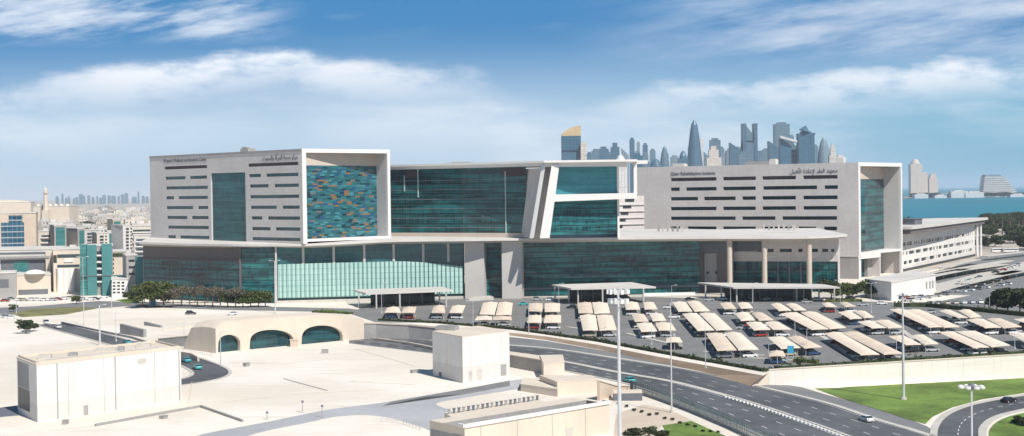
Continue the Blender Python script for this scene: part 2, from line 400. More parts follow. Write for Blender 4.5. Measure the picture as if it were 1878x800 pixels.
# left road: runs across in front of the clinic, roundabout and verges
sheet('avenue', [(-200, 572), (60, 562), (180, 552), (420, 561), (640, 566), (690, 572), (690, 577), (640, 573), (420, 569), (230, 562), (60, 575), (-200, 590)], 'asphalt_pale', False, .012)
sheet('grass_verge', [(20, 575), (60, 567), (150, 563), (178, 566), (120, 577), (40, 582)], 'dry_verge', False, .016, thick=.1)
sheet('grass_verge', [(212, 551), (245, 546), (262, 552), (235, 557)], 'grass', False, .016, thick=.1)
sheet('planted_bed', [(570, 571), (600, 568), (650, 573), (640, 577)], 'grass', False, .02, thick=.1)
sheet('side_road', [(1180, 545), (1640, 556), (1720, 553), (1870, 525), (1990, 500), (2000, 512), (1890, 545), (1800, 562), (1640, 566), (1180, 549)], 'asphalt_pale', False, .012)
sheet('rear_car_park', [(1670, 520), (1800, 470), (1900, 455), (2100, 455), (2200, 520), (1880, 545), (1720, 540)], 'asphalt_pale', False, .004)
sheet('rear_street', [(1655, 512), (1700, 515), (1720, 520), (1800, 500), (1878, 480), (1990, 462), (2000, 470), (1878, 496), (1800, 515), (1720, 537), (1640, 540)], 'kerb', False, .02)
# ------------------------------------------------------------------ lower-level roads
k1 = spline([(640, 612), (790, 624), (934, 633.5), (1020, 641), (1131, 657.5), (1230, 673), (1320, 690), (1400, 711), (1518, 740), (1608, 770), (1698, 797), (1900, 865), (2200, 980)])
md = spline([(640, 622), (790, 637), (934, 650), (1032, 663.5), (1131, 683), (1230, 700), (1320, 723), (1398, 746), (1458, 767), (1518, 788), (1600, 822), (1800, 920)])
lo_ = spline([(640, 630), (790, 648), (934, 665), (1035, 681), (1140, 702), (1179, 714), (1230, 733), (1290, 757), (1380, 794), (1500, 850), (1650, 950)])
upg = [(x, y-3) for x, y in [(690, 606), (800, 611), (934, 621), (1000, 628), (1100, 645), (1200, 664), (1300, 683), (1400, 702), (1470, 713)]]
sheet('frontage_road', upg + [(1560, 738), (1640, 762), (1700, 790), (1698, 797)] + k1[::-1][13:], 'asphalt_pale', True, .008)
sheet('main_road', k1 + md[::-1], 'asphalt', True, .012)
sheet('main_road', md + lo_[::-1], 'asphalt', True, .014)
def strip(name, pts, w, mat, dz, thick=0): return sheetw(name, band(pts, w), mat, True, dz, thick=thick)
strip('kerb_strip', k1[6:], 2.0, 'kerb', .03, .14)
strip('median_strip', md[6:42], 2.4, 'kerb', .03, .14)
md2 = md[39:62]
strip('median_strip', md2, 2.0, 'kerb', .03, .12)
strip('kerb_strip', lo_[12:], 1.0, 'kerb', .03, .14)
def dashes(pts, w, ln, gap, name='lane_marking', mat='line', dz=.02, thick=0):
    W = [GL(*p) for p in pts]; acc = 0; L = [0]
    for a, b in zip(W, W[1:]): L.append(L[-1]+(b-a).length)
    def at(t):
        for i in range(len(W)-1):
            if L[i+1] >= t: u = (t-L[i])/max(1e-6, L[i+1]-L[i]); return W[i].lerp(W[i+1], u)
        return W[-1]
    m = MB(); t = 0
    while t + ln < L[-1]:
        a = at(t); b = at(t+ln); d = (b-a).normalized(); n = Vector((-d.y, d.x, 0))*w/2
        q = [a-n, b-n, b+n, a+n]
        if thick: m.prism([(p.x, p.y) for p in q], [zl(p.x)+dz for p in q], [zl(p.x)+dz+thick for p in q])
        else: m.face([Vector((p.x, p.y, zl(p.x)+dz)) for p in q])
        t += ln+gap
    return tag(m.build(name, mat), kind='structure')
def lerp2(a, b, t): return [tuple(x+(y-x)*t for x, y in zip(p, q)) for p, q in zip(a, b)]
def resamp(P, n=70):
    L = [0]
    for a, b in zip(P, P[1:]): L.append(L[-1]+math.dist(a, b))
    out = []
    for k in range(n):
        t = L[-1]*k/(n-1); i = max(j for j in range(len(P)) if L[j] <= t+1e-9); i = min(i, len(P)-2)
        u = (t-L[i])/(L[i+1]-L[i]); out.append(tuple(a+(b-a)*u for a, b in zip(P[i], P[i+1])))
    return out
for t in (.35, .68): dashes(lerp2(resamp(k1), resamp(md), t), .22, 3, 6)
for t in (.35, .68): dashes(lerp2(resamp(md), resamp(lo_), t), .22, 3, 6)
for c in (.06, .93): strip('edge_line', lerp2(resamp(k1), resamp(md), c), .2, 'line', .02)
for c in (.08, .93): strip('edge_line', lerp2(resamp(md), resamp(lo_), c), .2, 'line', .02)
# painted black and white blocks of the median kerb
dashes(resamp([p for p in md if p[0] > 1333]), .5, .9, .9, 'kerb_block', 'blackp', .17, .03)
dashes([(p[0]-6, p[1]+1.5) for p in resamp([q for q in md if q[0] > 1333])], .5, .9, .9, 'kerb_block', 'line', .03, .3)
# left sunken road
lr = spline([(55, 585), (110, 600), (180, 618), (240, 634), (300, 650), (345, 662), (385, 680), (378, 692), (330, 702), (250, 712)])
sheetw('left_road', band(lr, 9.5), 'asphalt', True, .012)
for s in (-1, 1):
    sheetw('left_kerb', bandw([(a[0], a[1]) for a in (lambda W, s: [(Vector(W[i]) + (lambda d: Vector((-d.y, d.x)))((Vector(W[min(i+1, len(W)-1)])-Vector(W[max(i-1, 0)])).normalized())*s*5.3) for i in range(len(W))])([(GL(*p).x, GL(*p).y) for p in lr], s)], 1.0), 'kerb', True, .02, thick=.14)
# service road on the plaza
sheet('service_road', spline([(330, 815), (370, 797), (480, 776), (600, 752), (720, 736), (860, 712), (935, 698), (1010, 692)]) + spline([(1040, 700), (935, 716), (850, 730), (800, 741), (835, 760), (800, 790), (770, 782), (730, 770), (680, 762), (620, 764), (560, 776), (470, 795), (420, 815)]), 'service', True, .012)
sheet('service_road_strip', [(700, 745), (780, 728), (860, 722), (935, 708), (935, 698), (860, 712), (720, 736)], 'asphalt_pale', True, .02)
strip('plaza_kerb', [(175, 782), (240, 770), (368, 747)], .5, 'greyconc', .02, .5)
strip('plaza_kerb', [(368, 747), (445, 774)], .5, 'greyconc', .02, .5)
strip('plaza_joint', [(520, 695), (600, 717)], .3, 'greyconc', .015, .12)
# grass and loop road on the right
sheet('lawn', [(1495, 713), (1560, 710), (1660, 705), (1780, 699), (1878, 694), (2050, 682), (2080, 700), (1878, 721), (1800, 733), (1745, 748), (1710, 765), (1697, 778), (1660, 768), (1600, 748), (1540, 730)], 'grass', True, .016, thick=.08)
loopO = spline([(2080, 706), (1960, 716), (1878, 725), (1800, 738), (1750, 753), (1722, 772), (1712, 800), (1720, 850)])
loopI = spline([(2080, 728), (1960, 736), (1878, 752), (1830, 764), (1805, 780), (1800, 800), (1810, 850)])
sheet('loop_road', loopO + loopI[::-1], 'asphalt', True, .02)
strip('loop_kerb', loopO, 1.6, 'kerb', .03, .14); strip('loop_kerb', [(p[0]+2, p[1]) for p in loopI], 1.8, 'kerb', .03, .14)
dashes(resamp(lerp2(resamp(loopO), resamp(loopI), .5), 60), .2, 2.5, 3, dz=.03)
sheet('island_lawn', [(p[0]+14, p[1]+3) for p in loopI] + [(2080, 850)], 'grass', True, .03, thick=.1)
sheet('lawn_corner', [(1215, 781), (1268, 773), (1330, 800), (1350, 830), (1240, 830)], 'grass', True, .02, thick=.08)
sheet('paved_bank', [(1470, 712), (1560, 736), (1640, 758), (1700, 782), (1712, 790), (1700, 797), (1610, 768), (1518, 738), (1440, 716)], 'asphalt_pale', True, .018)
# ------------------------------------------------------------------ sea and shore
sea = MB().face([(520, 2350, .3), (1600, 2300, .3), (FAR*.9, 2300, .3), (FAR*.9, FAR*.95, .3), (13900, FAR*.95, .3)])
tag(sea.build('sea', 'sea'), kind='structure')
isl = MB()
for (x0, x1, y0, y1) in ((1656, 1900, 6350, 7600), (1700, 1760, 9500, 10500)):
    q = [XY(x0, y0, 355), XY(x1+40, y0+100, 355), XY(x1+40, y1, 355), XY(x0, y1, 355)]; isl.prism([(p.x, p.y) for p in q], 0, 1.5)
tag(isl.build('shore_land', 'park_soil'), kind='structure')
# ================================================================== HOSPITAL
def lpx(px, Y, py=440): p = XY(px, Y, py); return (p.x, p.y)
# ---- podium
pod = thing('hospital_podium', 'long glazed hospital base under one thin sweeping white roof, carrying the towers', 'hospital podium', (0, 700, 0))
edgeP = spline([(255, 444, 722), (350, 447, 704), (440, 448, 688), (500, 448, 684.5), (560, 447.5, 683.2), (640, 444, 686.5), (720, 440, 690.5), (850, 438.5, 692), (960, 437.3, 694), (1280, 434.5, 697), (1480, 434.0, 697), (1554, 430, 705)], 4)
EP = [AT(*p) for p in edgeP]
# roof: thin fascia, top sheet and sloping soffit
rb = MB(); n = len(EP)
back = [(p.x if p.x > -150 else p.x-12, 800 if p.x < 90 else 775 , 29.2) for p in EP]
inner = [(p.x, p.y+8.5, p.z-2.3) for p in EP]
for i in range(n-1):
    a, b = EP[i], EP[i+1]; T = 1.0
    rb.face([a-Vector((0, 0, T)), b-Vector((0, 0, T)), b, a], 0)
    rb.face([a, b, Vector(back[i+1]), Vector(back[i])], 0)
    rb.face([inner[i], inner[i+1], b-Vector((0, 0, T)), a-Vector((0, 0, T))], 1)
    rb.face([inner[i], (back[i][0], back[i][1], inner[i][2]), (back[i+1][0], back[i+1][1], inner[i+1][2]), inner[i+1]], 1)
rb.face([EP[0]-Vector((0, 0, 1)), EP[0], back[0], (back[0][0], back[0][1], 26)], 0)
rb.face([EP[-1], EP[-1]-Vector((0, 0, 1)), (back[-1][0], back[-1][1], 26), back[-1]], 0)
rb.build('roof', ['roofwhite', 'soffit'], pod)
WA = [lpx(262, 731), lpx(440, 692), lpx(505, 687.5), lpx(851, 703)]
def zt(A, B, s): return 26.4
def addwall(A, B, z0, z1, mat, name='wall', k=0, par=pod, s0=0, s1=None):
    L = math.dist(A[:2], B[:2]); return MB().face(pq(A, B, s0, L if s1 is None else s1, z0, z1, k)).build(name, mat, par)
A, B = WA[0], WA[1]
addwall(A, B, 19.6, 26.0, 'mauve'); addwall(A, B, 0, 19.6, 'glass_dark', 'glazing')
slab(A, B, -.5, math.dist(A, B), 19.3, 19.9, -.3, .4).build('ledge', 'mauve', pod)
A, B = WA[1], WA[2]; addwall(A, B, 0, 26.3, 'glass_hall', 'glazing')
slab(A, B, -.4, .5, 0, 26.0, -.3, .5).build('mullion', 'mauve', pod)
A, B = WA[2], WA[3]; LC = math.dist(A, B)
addwall(A, B, 0, 26.3, 'glass_teal', 'glazing')
s0, _ = hitwall(509, 500, A, B); ztop = hitwall(600, 482, A, B)[1]
# fritted pale green outer screen, top arched to imitate the roof's shadow edge
MT['fin_teal'] = plain('fin_teal', (.05, .13, .13), .4, .1, .2)
sc = MB(); N = 42; cs = []
for i in range(N+1):
    s = .8 + (LC-1.6)*i/N; t = i/N
    z = 18.0 - 3.2*max(0, (t-.62)/.38)**1.6 + .35*math.sin(math.pi*min(1, t/.6)*.5)
    cs.append((s, z))
for (a, za), (b, zb) in zip(cs, cs[1:]):
    p, q = along(A, B, a, 1.0), along(A, B, b, 1.0); sc.face([(p.x, p.y, 2.4), (q.x, q.y, 2.4), (q.x, q.y, zb), (p.x, p.y, za)])
    p2, q2 = along(A, B, a, .8), along(A, B, b, .8); sc.face([(p.x, p.y, za), (q.x, q.y, zb), (q2.x, q2.y, zb), (p2.x, p2.y, za)])
sc.build('glass_screen', 'screen', pod)
fr = MB()
for i in range(0, 43):
    s, z = cs[i]; p = along(A, B, s, 1.12); fr.box((p.x, p.y, 2.2), (.24, .22, z-2.2), rz=.2)
tag(fr.build('screen_fins', 'fin_teal', pod))
for px in (556, 612, 668, 722, 776, 822):
    s, _ = hitwall(px, 470, A, B); slab(A, B, s-.55, s+.55, 17.5, 26.2, .1, .5).build('column', 'pier', pod)
slab(A, B, 0, LC, 0, 1.2, .1, 1.6).build('plinth', 'kerb', pod)
slab(A, B, -.3, .5, 0, 26.2, .1, 1.3).build('corner_post', 'pier', pod)
# piers
PA, PB = lpx(852, 700), lpx(960, 697)
for x0, x1 in ((852.5, 888), (920.5, 957)):
    a, _ = hitwall(x0, 500, PA, PB); b, _ = hitwall(x1, 500, PA, PB)
    slab(PA, PB, a, b, 0, 27, -9, 0).build('pier', 'pier', pod)
A, B = lpx(880, 707), lpx(925, 707); addwall(A, B, 0, 26.5, 'glass_hall', 'glazing')
A, B = lpx(950, 710), lpx(1282, 716); addwall(A, B, 0, 26.5, 'glass_hall', 'glazing')
L = math.dist(A, B); slab(A, B, 0, L, 3.2, 4.2, 0, .6).build('ledge', 'slate', pod)
A, B = lpx(1280, 722), lpx(1345, 724); addwall(A, B, 0, 26.5, 'mauve')
slab(A, B, 3, 9, 5, 19, -.2, .4).build('wall_panel', 'greyconc', pod)
for k in range(2):
    s = 4+k*4.2; MB().face(pq(A, B, s, s+1.2, 9, 10.2, .5)).build('window', 'darkvoid', pod)
slab(A, B, 0, 14, 19.4, 25, -.2, .3).build('louvre_panel', 'slate', pod)
A, B = lpx(1342, 728), lpx(1536, 712); L = math.dist(A, B)
ops = []
for x0, x1 in ((1389, 1397), (1408, 1419), (1430, 1452), (1464, 1472), (1489, 1500), (1508, 1519), (1524, 1530)):
    a, z = hitwall(x0, 459, A, B); b, _ = hitwall(x1, 459, A, B); ops.append((a, b, 19.2, 20.8))
w, panes = wall_open(A, B, 15.2, 27, ops, .6); w.build('wall', 'stone', pod)
for p in panes: p.build('window', 'glass_winblack', pod)
slab(A, B, 0, 16, 19.5, 26.5, .05, .4).build('louvre_panel', 'slate', pod)
addwall(A, B, 0, 15.2, 'glass_dark', 'glazing', -.5)
slab(A, B, 0, L, 14.7, 15.4, -.7, .3).build('ledge', 'stone', pod)
for s in (22, 27.5, 33): slab(A, B, s, s+.8, 0, 15, -.4, .2).build('mullion', 'slate', pod)
slab(A, B, L-1.0, L+.2, 15, 26.8, -6, .1).build('wall_end', 'stone', pod)
for px in (1338, 1402, 1484):
    p = XY(px, 701, 480); MB().cone((p.x, p.y, 0), (p.x, p.y, 26.6), 1.25, 1.25, 20).build('column', 'warmstone', pod)
addwall(lpx(262, 731), lpx(266, 800), 0, 26, 'stone'); addwall(lpx(1535, 712), lpx(1540, 790), 0, 26.5, 'stone')
# terrace railing and roof kit seen on the great roof
# ---- left tower
K = 1.015
def tower(name, label, pE, DE, pL, DL, pR, DR, ztop, zbase, post=1.9):
    E = lpx(pE, DE); Lc = lpx(pL, DL); Rc = lpx(pR, DR)
    t = thing(name, label, 'hospital tower', (E[0], E[1], zbase)); return t, E, Lc, Rc
t1, E, Lc, Rc = tower('hospital_tower', 'left hospital tower in pale stone with a framed bay of orange, blue and teal glass', 556, 682, 277, 774, 717, 716, 71, 27)
ZT = 71.1; ZB = 27.5
def strips(A, B, rows, x_of, floorZ, hh, tid, zmid=None):
    ops = []
    for (y, x0, x1, segs) in rows: pass
    return ops
def rowops(A, B, rows, h=1.55):
    """rows: list of (y at xm, xm, [(x0,x1)...]) in picture units -> openings on the wall"""
    out = []
    for y, xm, segs in rows:
        _, z = hitwall(xm, y, A, B)
        for x0, x1 in segs:
            a, _ = hitwall(x0, y, A, B); b, _ = hitwall(x1, y, A, B); out.append((a, b, z-h/2, z+h/2))
    return out
left_rows = [(307, 340, [(301.5, 379.5)]), (326, 340, [(303, 340), (348, 379.5)]), (344.3, 340, [(304.5, 381)]), (362.5, 340, [(304.5, 319), (327, 381)]), (380.8, 340, [(305, 354), (363, 381.6)]), (399, 340, [(306.6, 343.5), (351.6, 382.5)]), (417, 340, [(308, 383)]), (434.8, 340, [(308, 322.5), (330, 384)])]
right_rows = [(301.5, 500, [(455, 547)]), (321.2, 500, [(456.5, 478.4), (488, 547)]), (340.6, 500, [(458, 492.5), (503, 548)]), (360.6, 500, [(458.6, 548.6)]), (380.2, 500, [(459.5, 507.5), (518, 549.5)]), (400, 500, [(461, 481), (491, 550)]), (419.8, 500, [(462, 496), (505.5, 551)]), (438.5, 500, [(462.5, 551)])]
o1 = rowops(Lc, E, left_rows) + rowops(Lc, E, right_rows)
ga, _ = hitwall(388, 400, Lc, E); gb, _ = hitwall(451, 400, Lc, E); gz = hitwall(420, 317, Lc, E)[1]
big = (ga, gb, ZB+.3, gz)
w, panes = wall_open(Lc, E, ZB, ZT, o1+[big], .7)
w.build('wall', 'stone', t1)
for k, (o, p) in enumerate(zip(o1+[big], panes)):
    if o is big: p.build('curtain_glass', 'glass_teal', t1)
    elif k == 0 or k == len(rowops(Lc, E, left_rows)): tag(p.build('louvre', 'purple', t1))
    else: p.build('window', 'glass_win', t1)
LT = math.dist(Lc, E)
slab(Lc, E, 0, LT-.1, ZT-1.0, ZT+.05, .02, .25).build('cornice', 'greyconc', t1)
def box_opening(t, E, R, Lc, ZT, ZB, post, band, d0, d1, glass, gtop, zsill, backdepth, endpost=None):
    """the open picture-frame end: frame, skewed recessed glass, right reveal, soffit"""
    L = math.dist(E, R); e2 = (Vector(R)-Vector(E)).normalized(); n = Vector((e2.y, -e2.x)); ep = endpost or post
    def P(s, k, z): q = Vector(E) + e2*s - n*k; return (q.x, q.y, z)
    f = MB()
    f.prism([P(0, -.15, 0)[:2], P(post, -.15, 0)[:2], P(post, d0+.3, 0)[:2], P(0, d0+.3, 0)[:2]], ZB, ZT-band)
    f.prism([P(L-ep, -.15, 0)[:2], P(L, -.15, 0)[:2], P(L, 1.2, 0)[:2], P(L-ep, 1.2, 0)[:2]], ZB, ZT-band)
    f.prism([P(0, -.15, 0)[:2], P(L, -.15, 0)[:2], P(L, 1.2, 0)[:2], P(0, 1.2, 0)[:2]], ZT-band, ZT+.1)
    f.build('frame', 'frame', t)
    a, b = post, L-ep
    m = MB(); m.face([P(b, d1, zsill), P(b, 1.2, zsill), P(b, 1.2, ZT-band), P(b, d1, ZT-band)], 0); m.build('reveal', 'stone', t)
    MB().face([P(a, d0, ZT-band), P(b, 1.2, ZT-band-.01), P(b, 1.2, ZT-band), P(b, d1, ZT-band)][:1]+[P(b, d1, ZT-band), P(b, 1.2, ZT-band), P(a, 1.2, ZT-band)]).build('soffit', 'mauve', t)  # dark mauve puts the shade under the frame into the soffit's colour
    MB().face([P(a, d0, gtop), P(b, d1, gtop), P(b, d1, ZT-band), P(a, d0, ZT-band)]).build('head_panel', 'warmstone', t)
    MB().face([P(a, d0, zsill), P(b, d1, zsill), P(b, d1, gtop), P(a, d0, gtop)]).build('bay_glass', glass, t)
    MB().prism([P(a, .2, 0)[:2], P(b, .2, 0)[:2], P(b, d1, 0)[:2], P(a, d0, 0)[:2]], zsill-1.2, zsill).build('sill', 'frame', t)
    # far sides and roof
    q = MB(); l = Vector(Lc); r2 = Vector(R)+(l-Vector(E))
    q.face([(R[0], R[1], ZB), (r2.x, r2.y, ZB), (r2.x, r2.y, ZT), (R[0], R[1], ZT)]); q.face([(r2.x, r2.y, ZB), (l.x, l.y, ZB), (l.x, l.y, ZT), (r2.x, r2.y, ZT)])
    q.build('rear_wall', 'stone', t)
    MB().face([(E[0], E[1], ZT-.05), (R[0], R[1], ZT-.05), (r2.x, r2.y, ZT-.05), (l.x, l.y, ZT-.05)]).build('roof', 'roofwhite', t)
    return P, L
box_opening(t1, E, Rc, Lc, ZT, ZB, 2.2, 1.7, 1.6, 8.6, 'mosaic', 63.6, 29.6, 8.6, 1.6)
lettering("Women's Wellness and Research Center", Lc, E, hitwall(300, 294, Lc, E)[0], hitwall(340, 296.5, Lc, E)[1], 2.4, t1, width=hitwall(379, 294, Lc, E)[0]-hitwall(300, 294, Lc, E)[0])
AR1 = '\ufe99\ufeee\ufea4\ufe92\ufedf\ufe8d\ufeed \ufe93\ufe83\ufeae\ufee4\ufedf\ufe8d \ufe94\ufea4\ufebb \ufeb0\ufedb\ufeae\ufee3'
AR2 = '\ufede\ufef4\ufeeb\ufe84\ufe97 \ufe93\ufea9\ufe8e\ufecb\ufef9 \ufeae\ufec4\ufed7 \ufeaa\ufeec\ufecc\ufee3'
lettering(AR1, Lc, E, hitwall(482, 291, Lc, E)[0], hitwall(515, 292.5, Lc, E)[1], 3.0, t1, width=hitwall(546, 291, Lc, E)[0]-hitwall(482, 291, Lc, E)[0])
m = MB(); p = AT(455, 276, 745); m.box((p.x, p.y, ZT-.1), (6, 5, 2.6), rz=-.7); m.box((p.x-1, p.y, ZT+2.4), (3, 2.5, .8), rz=-.7)
tag(m.build('rooftop_plant', 'greyconc', origin=(p.x, p.y, ZT)), 'small grey plant housing on the roof of the left tower', 'roof plant')
# ---- right tower
E, Lc, Rc = lpx(1575, 811), lpx(1168, 885), lpx(1655, 858)
ZT2 = 50+(344-298)*811/F; ZB2 = 0
t2 = thing('hospital_tower', 'right hospital tower in pale stone, tall narrow frame of teal glass nearest the sea', 'hospital tower', (E[0], E[1], 0))
rows2 = [(327.5, 1350, [(1230, 1314), (1326, 1386), (1398, 1459.5), (1473, 1536)]),
 (345.7, 1350, [(1230, 1246.5), (1258, 1314), (1326, 1386), (1399.5, 1498.5), (1512, 1536.6)]),
 (363.7, 1350, [(1230, 1280), (1291, 1349), (1361, 1386), (1398, 1459.5), (1473, 1536)]),
 (382.2, 1350, [(1230, 1314), (1326, 1386), (1398, 1459.5), (1473, 1535)]),
 (400.3, 1350, [(1230, 1349), (1361, 1422), (1434.6, 1535)]),
 (418.8, 1350, [(1230, 1247), (1261, 1314), (1326, 1386), (1398, 1452), (1464, 1497), (1511, 1535)])]
o2 = rowops(Lc, E, rows2, 2.0)
w, panes = wall_open(Lc, E, ZB2, ZT2, o2, .9); w.build('wall', 'stone', t2)
for k, p in enumerate(panes):
    if k < 4: p.build('louvre', 'purple', t2)
    else: p.build('window', 'glass_winblack', t2)
LT = math.dist(Lc, E)
sa = hitwall(1537, 500, Lc, E)[0]; zb = hitwall(1555, 470, Lc, E)[1]
slab(Lc, E, sa, LT-.2, 0, zb-.3, .02, .5).build('base_cladding', 'greyconc', t2)
slab(Lc, E, sa, LT-.2, zb-.3, zb+.4, .02, .8).build('ledge', 'stone', t2)
zs2 = 50+(343.5-463)*815/F
box_opening(t2, E, Rc, Lc, ZT2, ZB2, 2.4, 2.0, 1.6, 10.5, 'glass_dark', 50+(343.5-328)*815/F, zs2, 17, 1.8)
P0 = Vector(E); e2 = (Vector(Rc)-P0).normalized(); q = P0 + e2*26
slab(E, Rc, 1.0, 27, zs2-3.4, zs2-.2, -1.0, .8).build('sill_beam', 'frame', t2)
slab(E, Rc, 2, 20, 0, zs2-3.4, -6.2, -6).build('lower_glass', 'glass_dark', t2)
slab(E, Rc, 20, 26, 0, zs2-3.4, -6, -4).build('lower_wall', 'greyconc', t2)
slab(E, Rc, 26, 27.2, 0, zs2-3.4, -6, .6).build('lower_post', 'stone', t2)
s = hitwall(1230, 318, Lc, E)[0]
lettering('Qatar Rehabilitation Institute', Lc, E, s, hitwall(1270, 321, Lc, E)[1], 2.9, t2, width=hitwall(1312, 318, Lc, E)[0]-s)
s = hitwall(1449, 314, Lc, E)[0]
lettering(AR2, Lc, E, s, hitwall(1490, 317, Lc, E)[1], 3.2, t2, width=hitwall(1536, 318, Lc, E)[0]-s)
def roofbox(px, Y, z, d, label, mat='roofwhite', name='rooftop_plant', rz=-.57):
    p = XY(px, Y, 300); m = MB(); m.box((p.x, p.y, z), d, rz=rz)
    m.box((p.x, p.y, z+d[2]), (d[0]*.8, d[1]*.7, .35), rz=rz)
    tag(m.build(name, mat, origin=(p.x, p.y, z)), label, 'roof plant')
roofbox(1395, 885, ZT2-.1, (17, 8, 2.6), 'long grey plant room on the roof of the right tower', 'greyconc')
roofbox(1419, 868, ZT2-.1, (4, 4, 3.4), 'small white cube vent next to the long plant room on the right tower')
roofbox(1541, 850, ZT2-.1, (5, 3, 3.2), 'pale roof unit near the frame end of the right tower')
roofbox(1247, 900, ZT2-.1, (8, 4, 2.0), 'low white roof unit near the left end of the right tower')
# ---- centre block
cb = thing('glass_block', 'central glass block between the towers with slanted white fins and a white roof blade', 'hospital block', XY(960, 700).to_tuple()+(28,))
GA, GB = lpx(700, 744), lpx(966, 702); LG = math.dist(GA, GB)
addwall(GA, GB, 28, 63.0, 'glass_dark', 'curtain_glass', 0, cb)
def px_s(x, A, B, y=400): return hitwall(x, y, A, B)[0]
fb = MB()
for z in (33, 37.6, 42.2, 46.8, 51.4, 56): fb.face(pq(GA, GB, 0, LG, z, z+.35, .06))
fb.build('floor_bands', 'slate', cb)
for x, z0, z1 in ((928, 30, 60), (743, 51, 59), (768, 48, 62)):
    s = px_s(x, GA, GB); slab(GA, GB, s-.25, s+.25, z0, z1, 0, .35).build('glass_fin', 'screen', cb)
s = px_s(920, GA, GB); MB().face(pq(GA, GB, s, LG, 57.5, 61.5, .1)).build('louvre', 'purple', cb)
s = px_s(745, GA, GB); MB().face(pq(GA, GB, s, s+8, 57.6, 61, .1)).build('louvre', 'purple', cb)
# roof slab of the left half
R = [AT(716, 302.5, 742), AT(1000, 295.5, 688)]
zr = R[0].z; L2 = math.dist((R[0].x, R[0].y), (R[1].x, R[1].y))
z_ = (R[0].z+R[1].z)/2
m = MB(); a, b = (R[0].x, R[0].y), (R[1].x, R[1].y)
q = [along(a, b, -8, 3), along(a, b, L2+2, 3), along(a, b, L2+2, -40), along(a, b, -8, -40)]
m.prism([(p.x, p.y) for p in q], z_-1.0, z_); q = [along(a, b, -8, 1.6), along(a, b, L2, 1.6), along(a, b, L2, -38), along(a, b, -8, -38)]
m.prism([(p.x, p.y) for p in q], z_-2.4, z_-1.0, 1)
m.build('roof_slab', ['frame', 'frame'], cb)
p = XY(845, 760, 300); mm = MB(); mm.box((p.x, p.y, z_), (14, 6, 1.1), rz=-.15); mm.box((p.x, p.y, z_+1.1), (9, 4, .4), rz=-.15); tag(mm.build('rooftop_plant', 'greyconc', origin=(p.x, p.y, z_)), 'thin grey unit lying on the roof left of the slanted fins', 'roof plant')
# terrace upstand in front
slab(GA, GB, 0, LG, 28.5, 30.6, .5, 2.0).build('upstand', 'warmstone', cb)
def slant(tx0, tx1, bx0, bx1, Y0, Y1, ytop, ybot, depth, mat, name):
    """leaning fin: picture x-range at top and bottom, front plane at depth Y0 (left) .. Y1 (right)"""
    T0, T1, B0, B1 = AT(tx0, ytop, Y0), AT(tx1, ytop, Y1), AT(bx0, ybot, Y0), AT(bx1, ybot, Y1)
    zt_ = (T0.z+T1.z)/2; zb_ = (B0.z+B1.z)/2
    for v in (T0, T1): v.z = zt_
    for v in (B0, B1): v.z = zb_
    d = Vector((0, depth, 0)); m = MB()
    m.face([B0, B1, T1, T0]); m.face([B1, B1+d, T1+d, T1]); m.face([B0+d, B0, T0, T0+d]); m.face([T0, T1, T1+d, T0+d]); m.face([B1+d, B0+d, T0+d, T1+d])
    return m.build(name, mat, cb)
slant(964, 996, 952, 973, 706, 684, 309, 436, 12, 'stone', 'fin_panel')
slant(994, 1001, 971, 979, 683, 682, 300, 437, 12, 'frame', 'slanted_fin')
slant(1000, 1013, 978, 991, 690, 690, 303, 436, 8, 'stone', 'fin_recess')
slant(1012, 1026, 990, 1008, 681, 682, 302, 437, 14, 'frame', 'slanted_fin')
HA, HB = lpx(1006, 688), lpx(1136, 694)
z1, z2, z3, z4 = [hitwall(1080, y, HA, HB)[1] for y in (305, 356, 368, 431)]
def poly_on(A, B, pts, k, mat, name, par):
    m = MB(); P = []
    for x, y in pts: s, z = hitwall(x, y, A, B); q = along(A, B, s, k); P.append((q.x, q.y, z))
    m.face(P); return m.build(name, mat, par)
poly_on(HA, HB, [(1018, 357), (1134, 355), (1134, 305), (1024, 306)], 0, 'glass_bright', 'upper_glass', cb)
poly_on(HA, HB, [(1006, 431), (1135, 429), (1135, 366), (1016, 370)], 0, 'glass_hall', 'lower_glass', cb)
m = MB(); P1, P2 = AT(1016, 357, 683), AT(1168, 354, 688); P3, P4 = AT(1014, 370, 683), AT(1168, 364, 688)
d = Vector((0, 9, 0)); m.face([P3, P4, P2, P1]); m.face([P1, P2, P2+d, P1+d]); m.face([P4, P3, P3+d, P4+d]); m.face([P4, P4+d, P2+d, P2]); m.build('band', 'frame', cb)
slab(HA, HB, px_s(1132, HA, HB), px_s(1135.5, HA, HB), 28, z1, -.3, .6).build('corner_post', 'frame', cb)
addwall(HB, (HB[0]-6, HB[1]+45), 28, z1, 'glass_teal', 'side_glass', 0, cb)
# roof blade
zc = AT(1080, 293, 675).z; m = MB()
q = [lpx(997, 680, 295), lpx(1168, 680, 295), lpx(1172, 720, 295), lpx(1000, 730, 295)]
m.prism(q, [zc-1.0]*4, [zc]*4); m.build('roof_blade', 'frame', cb)
q = [lpx(999, 682.5, 297), lpx(1150, 682.5, 297), lpx(1150, 718, 295), lpx(1001, 725, 295)]
MB().prism(q, zc-2.9, zc-1.0).build('roof_edge', 'frame', cb)
# white portal on the roof by the right tower
pt = thing('white_portal', 'white L-shaped portal frame rising from the roof between glass block and right tower', 'portal frame', lpx(1165, 690)+(46,))
a, b = AT(1162, 301, 690), AT(1168, 301, 690); m = MB(); m.prism([(a.x, a.y), (b.x, b.y), (b.x, b.y+2), (a.x, a.y+2)], AT(1165, 355, 690).z-.2, a.z); m.build('post', 'frame', pt)
c = AT(1188, 301, 690); m = MB(); m.prism([(a.x, a.y), (c.x, c.y), (c.x, c.y+2), (a.x, a.y+2)], a.z+.002, a.z+2.0-.3); m.build('beam', 'frame', pt)
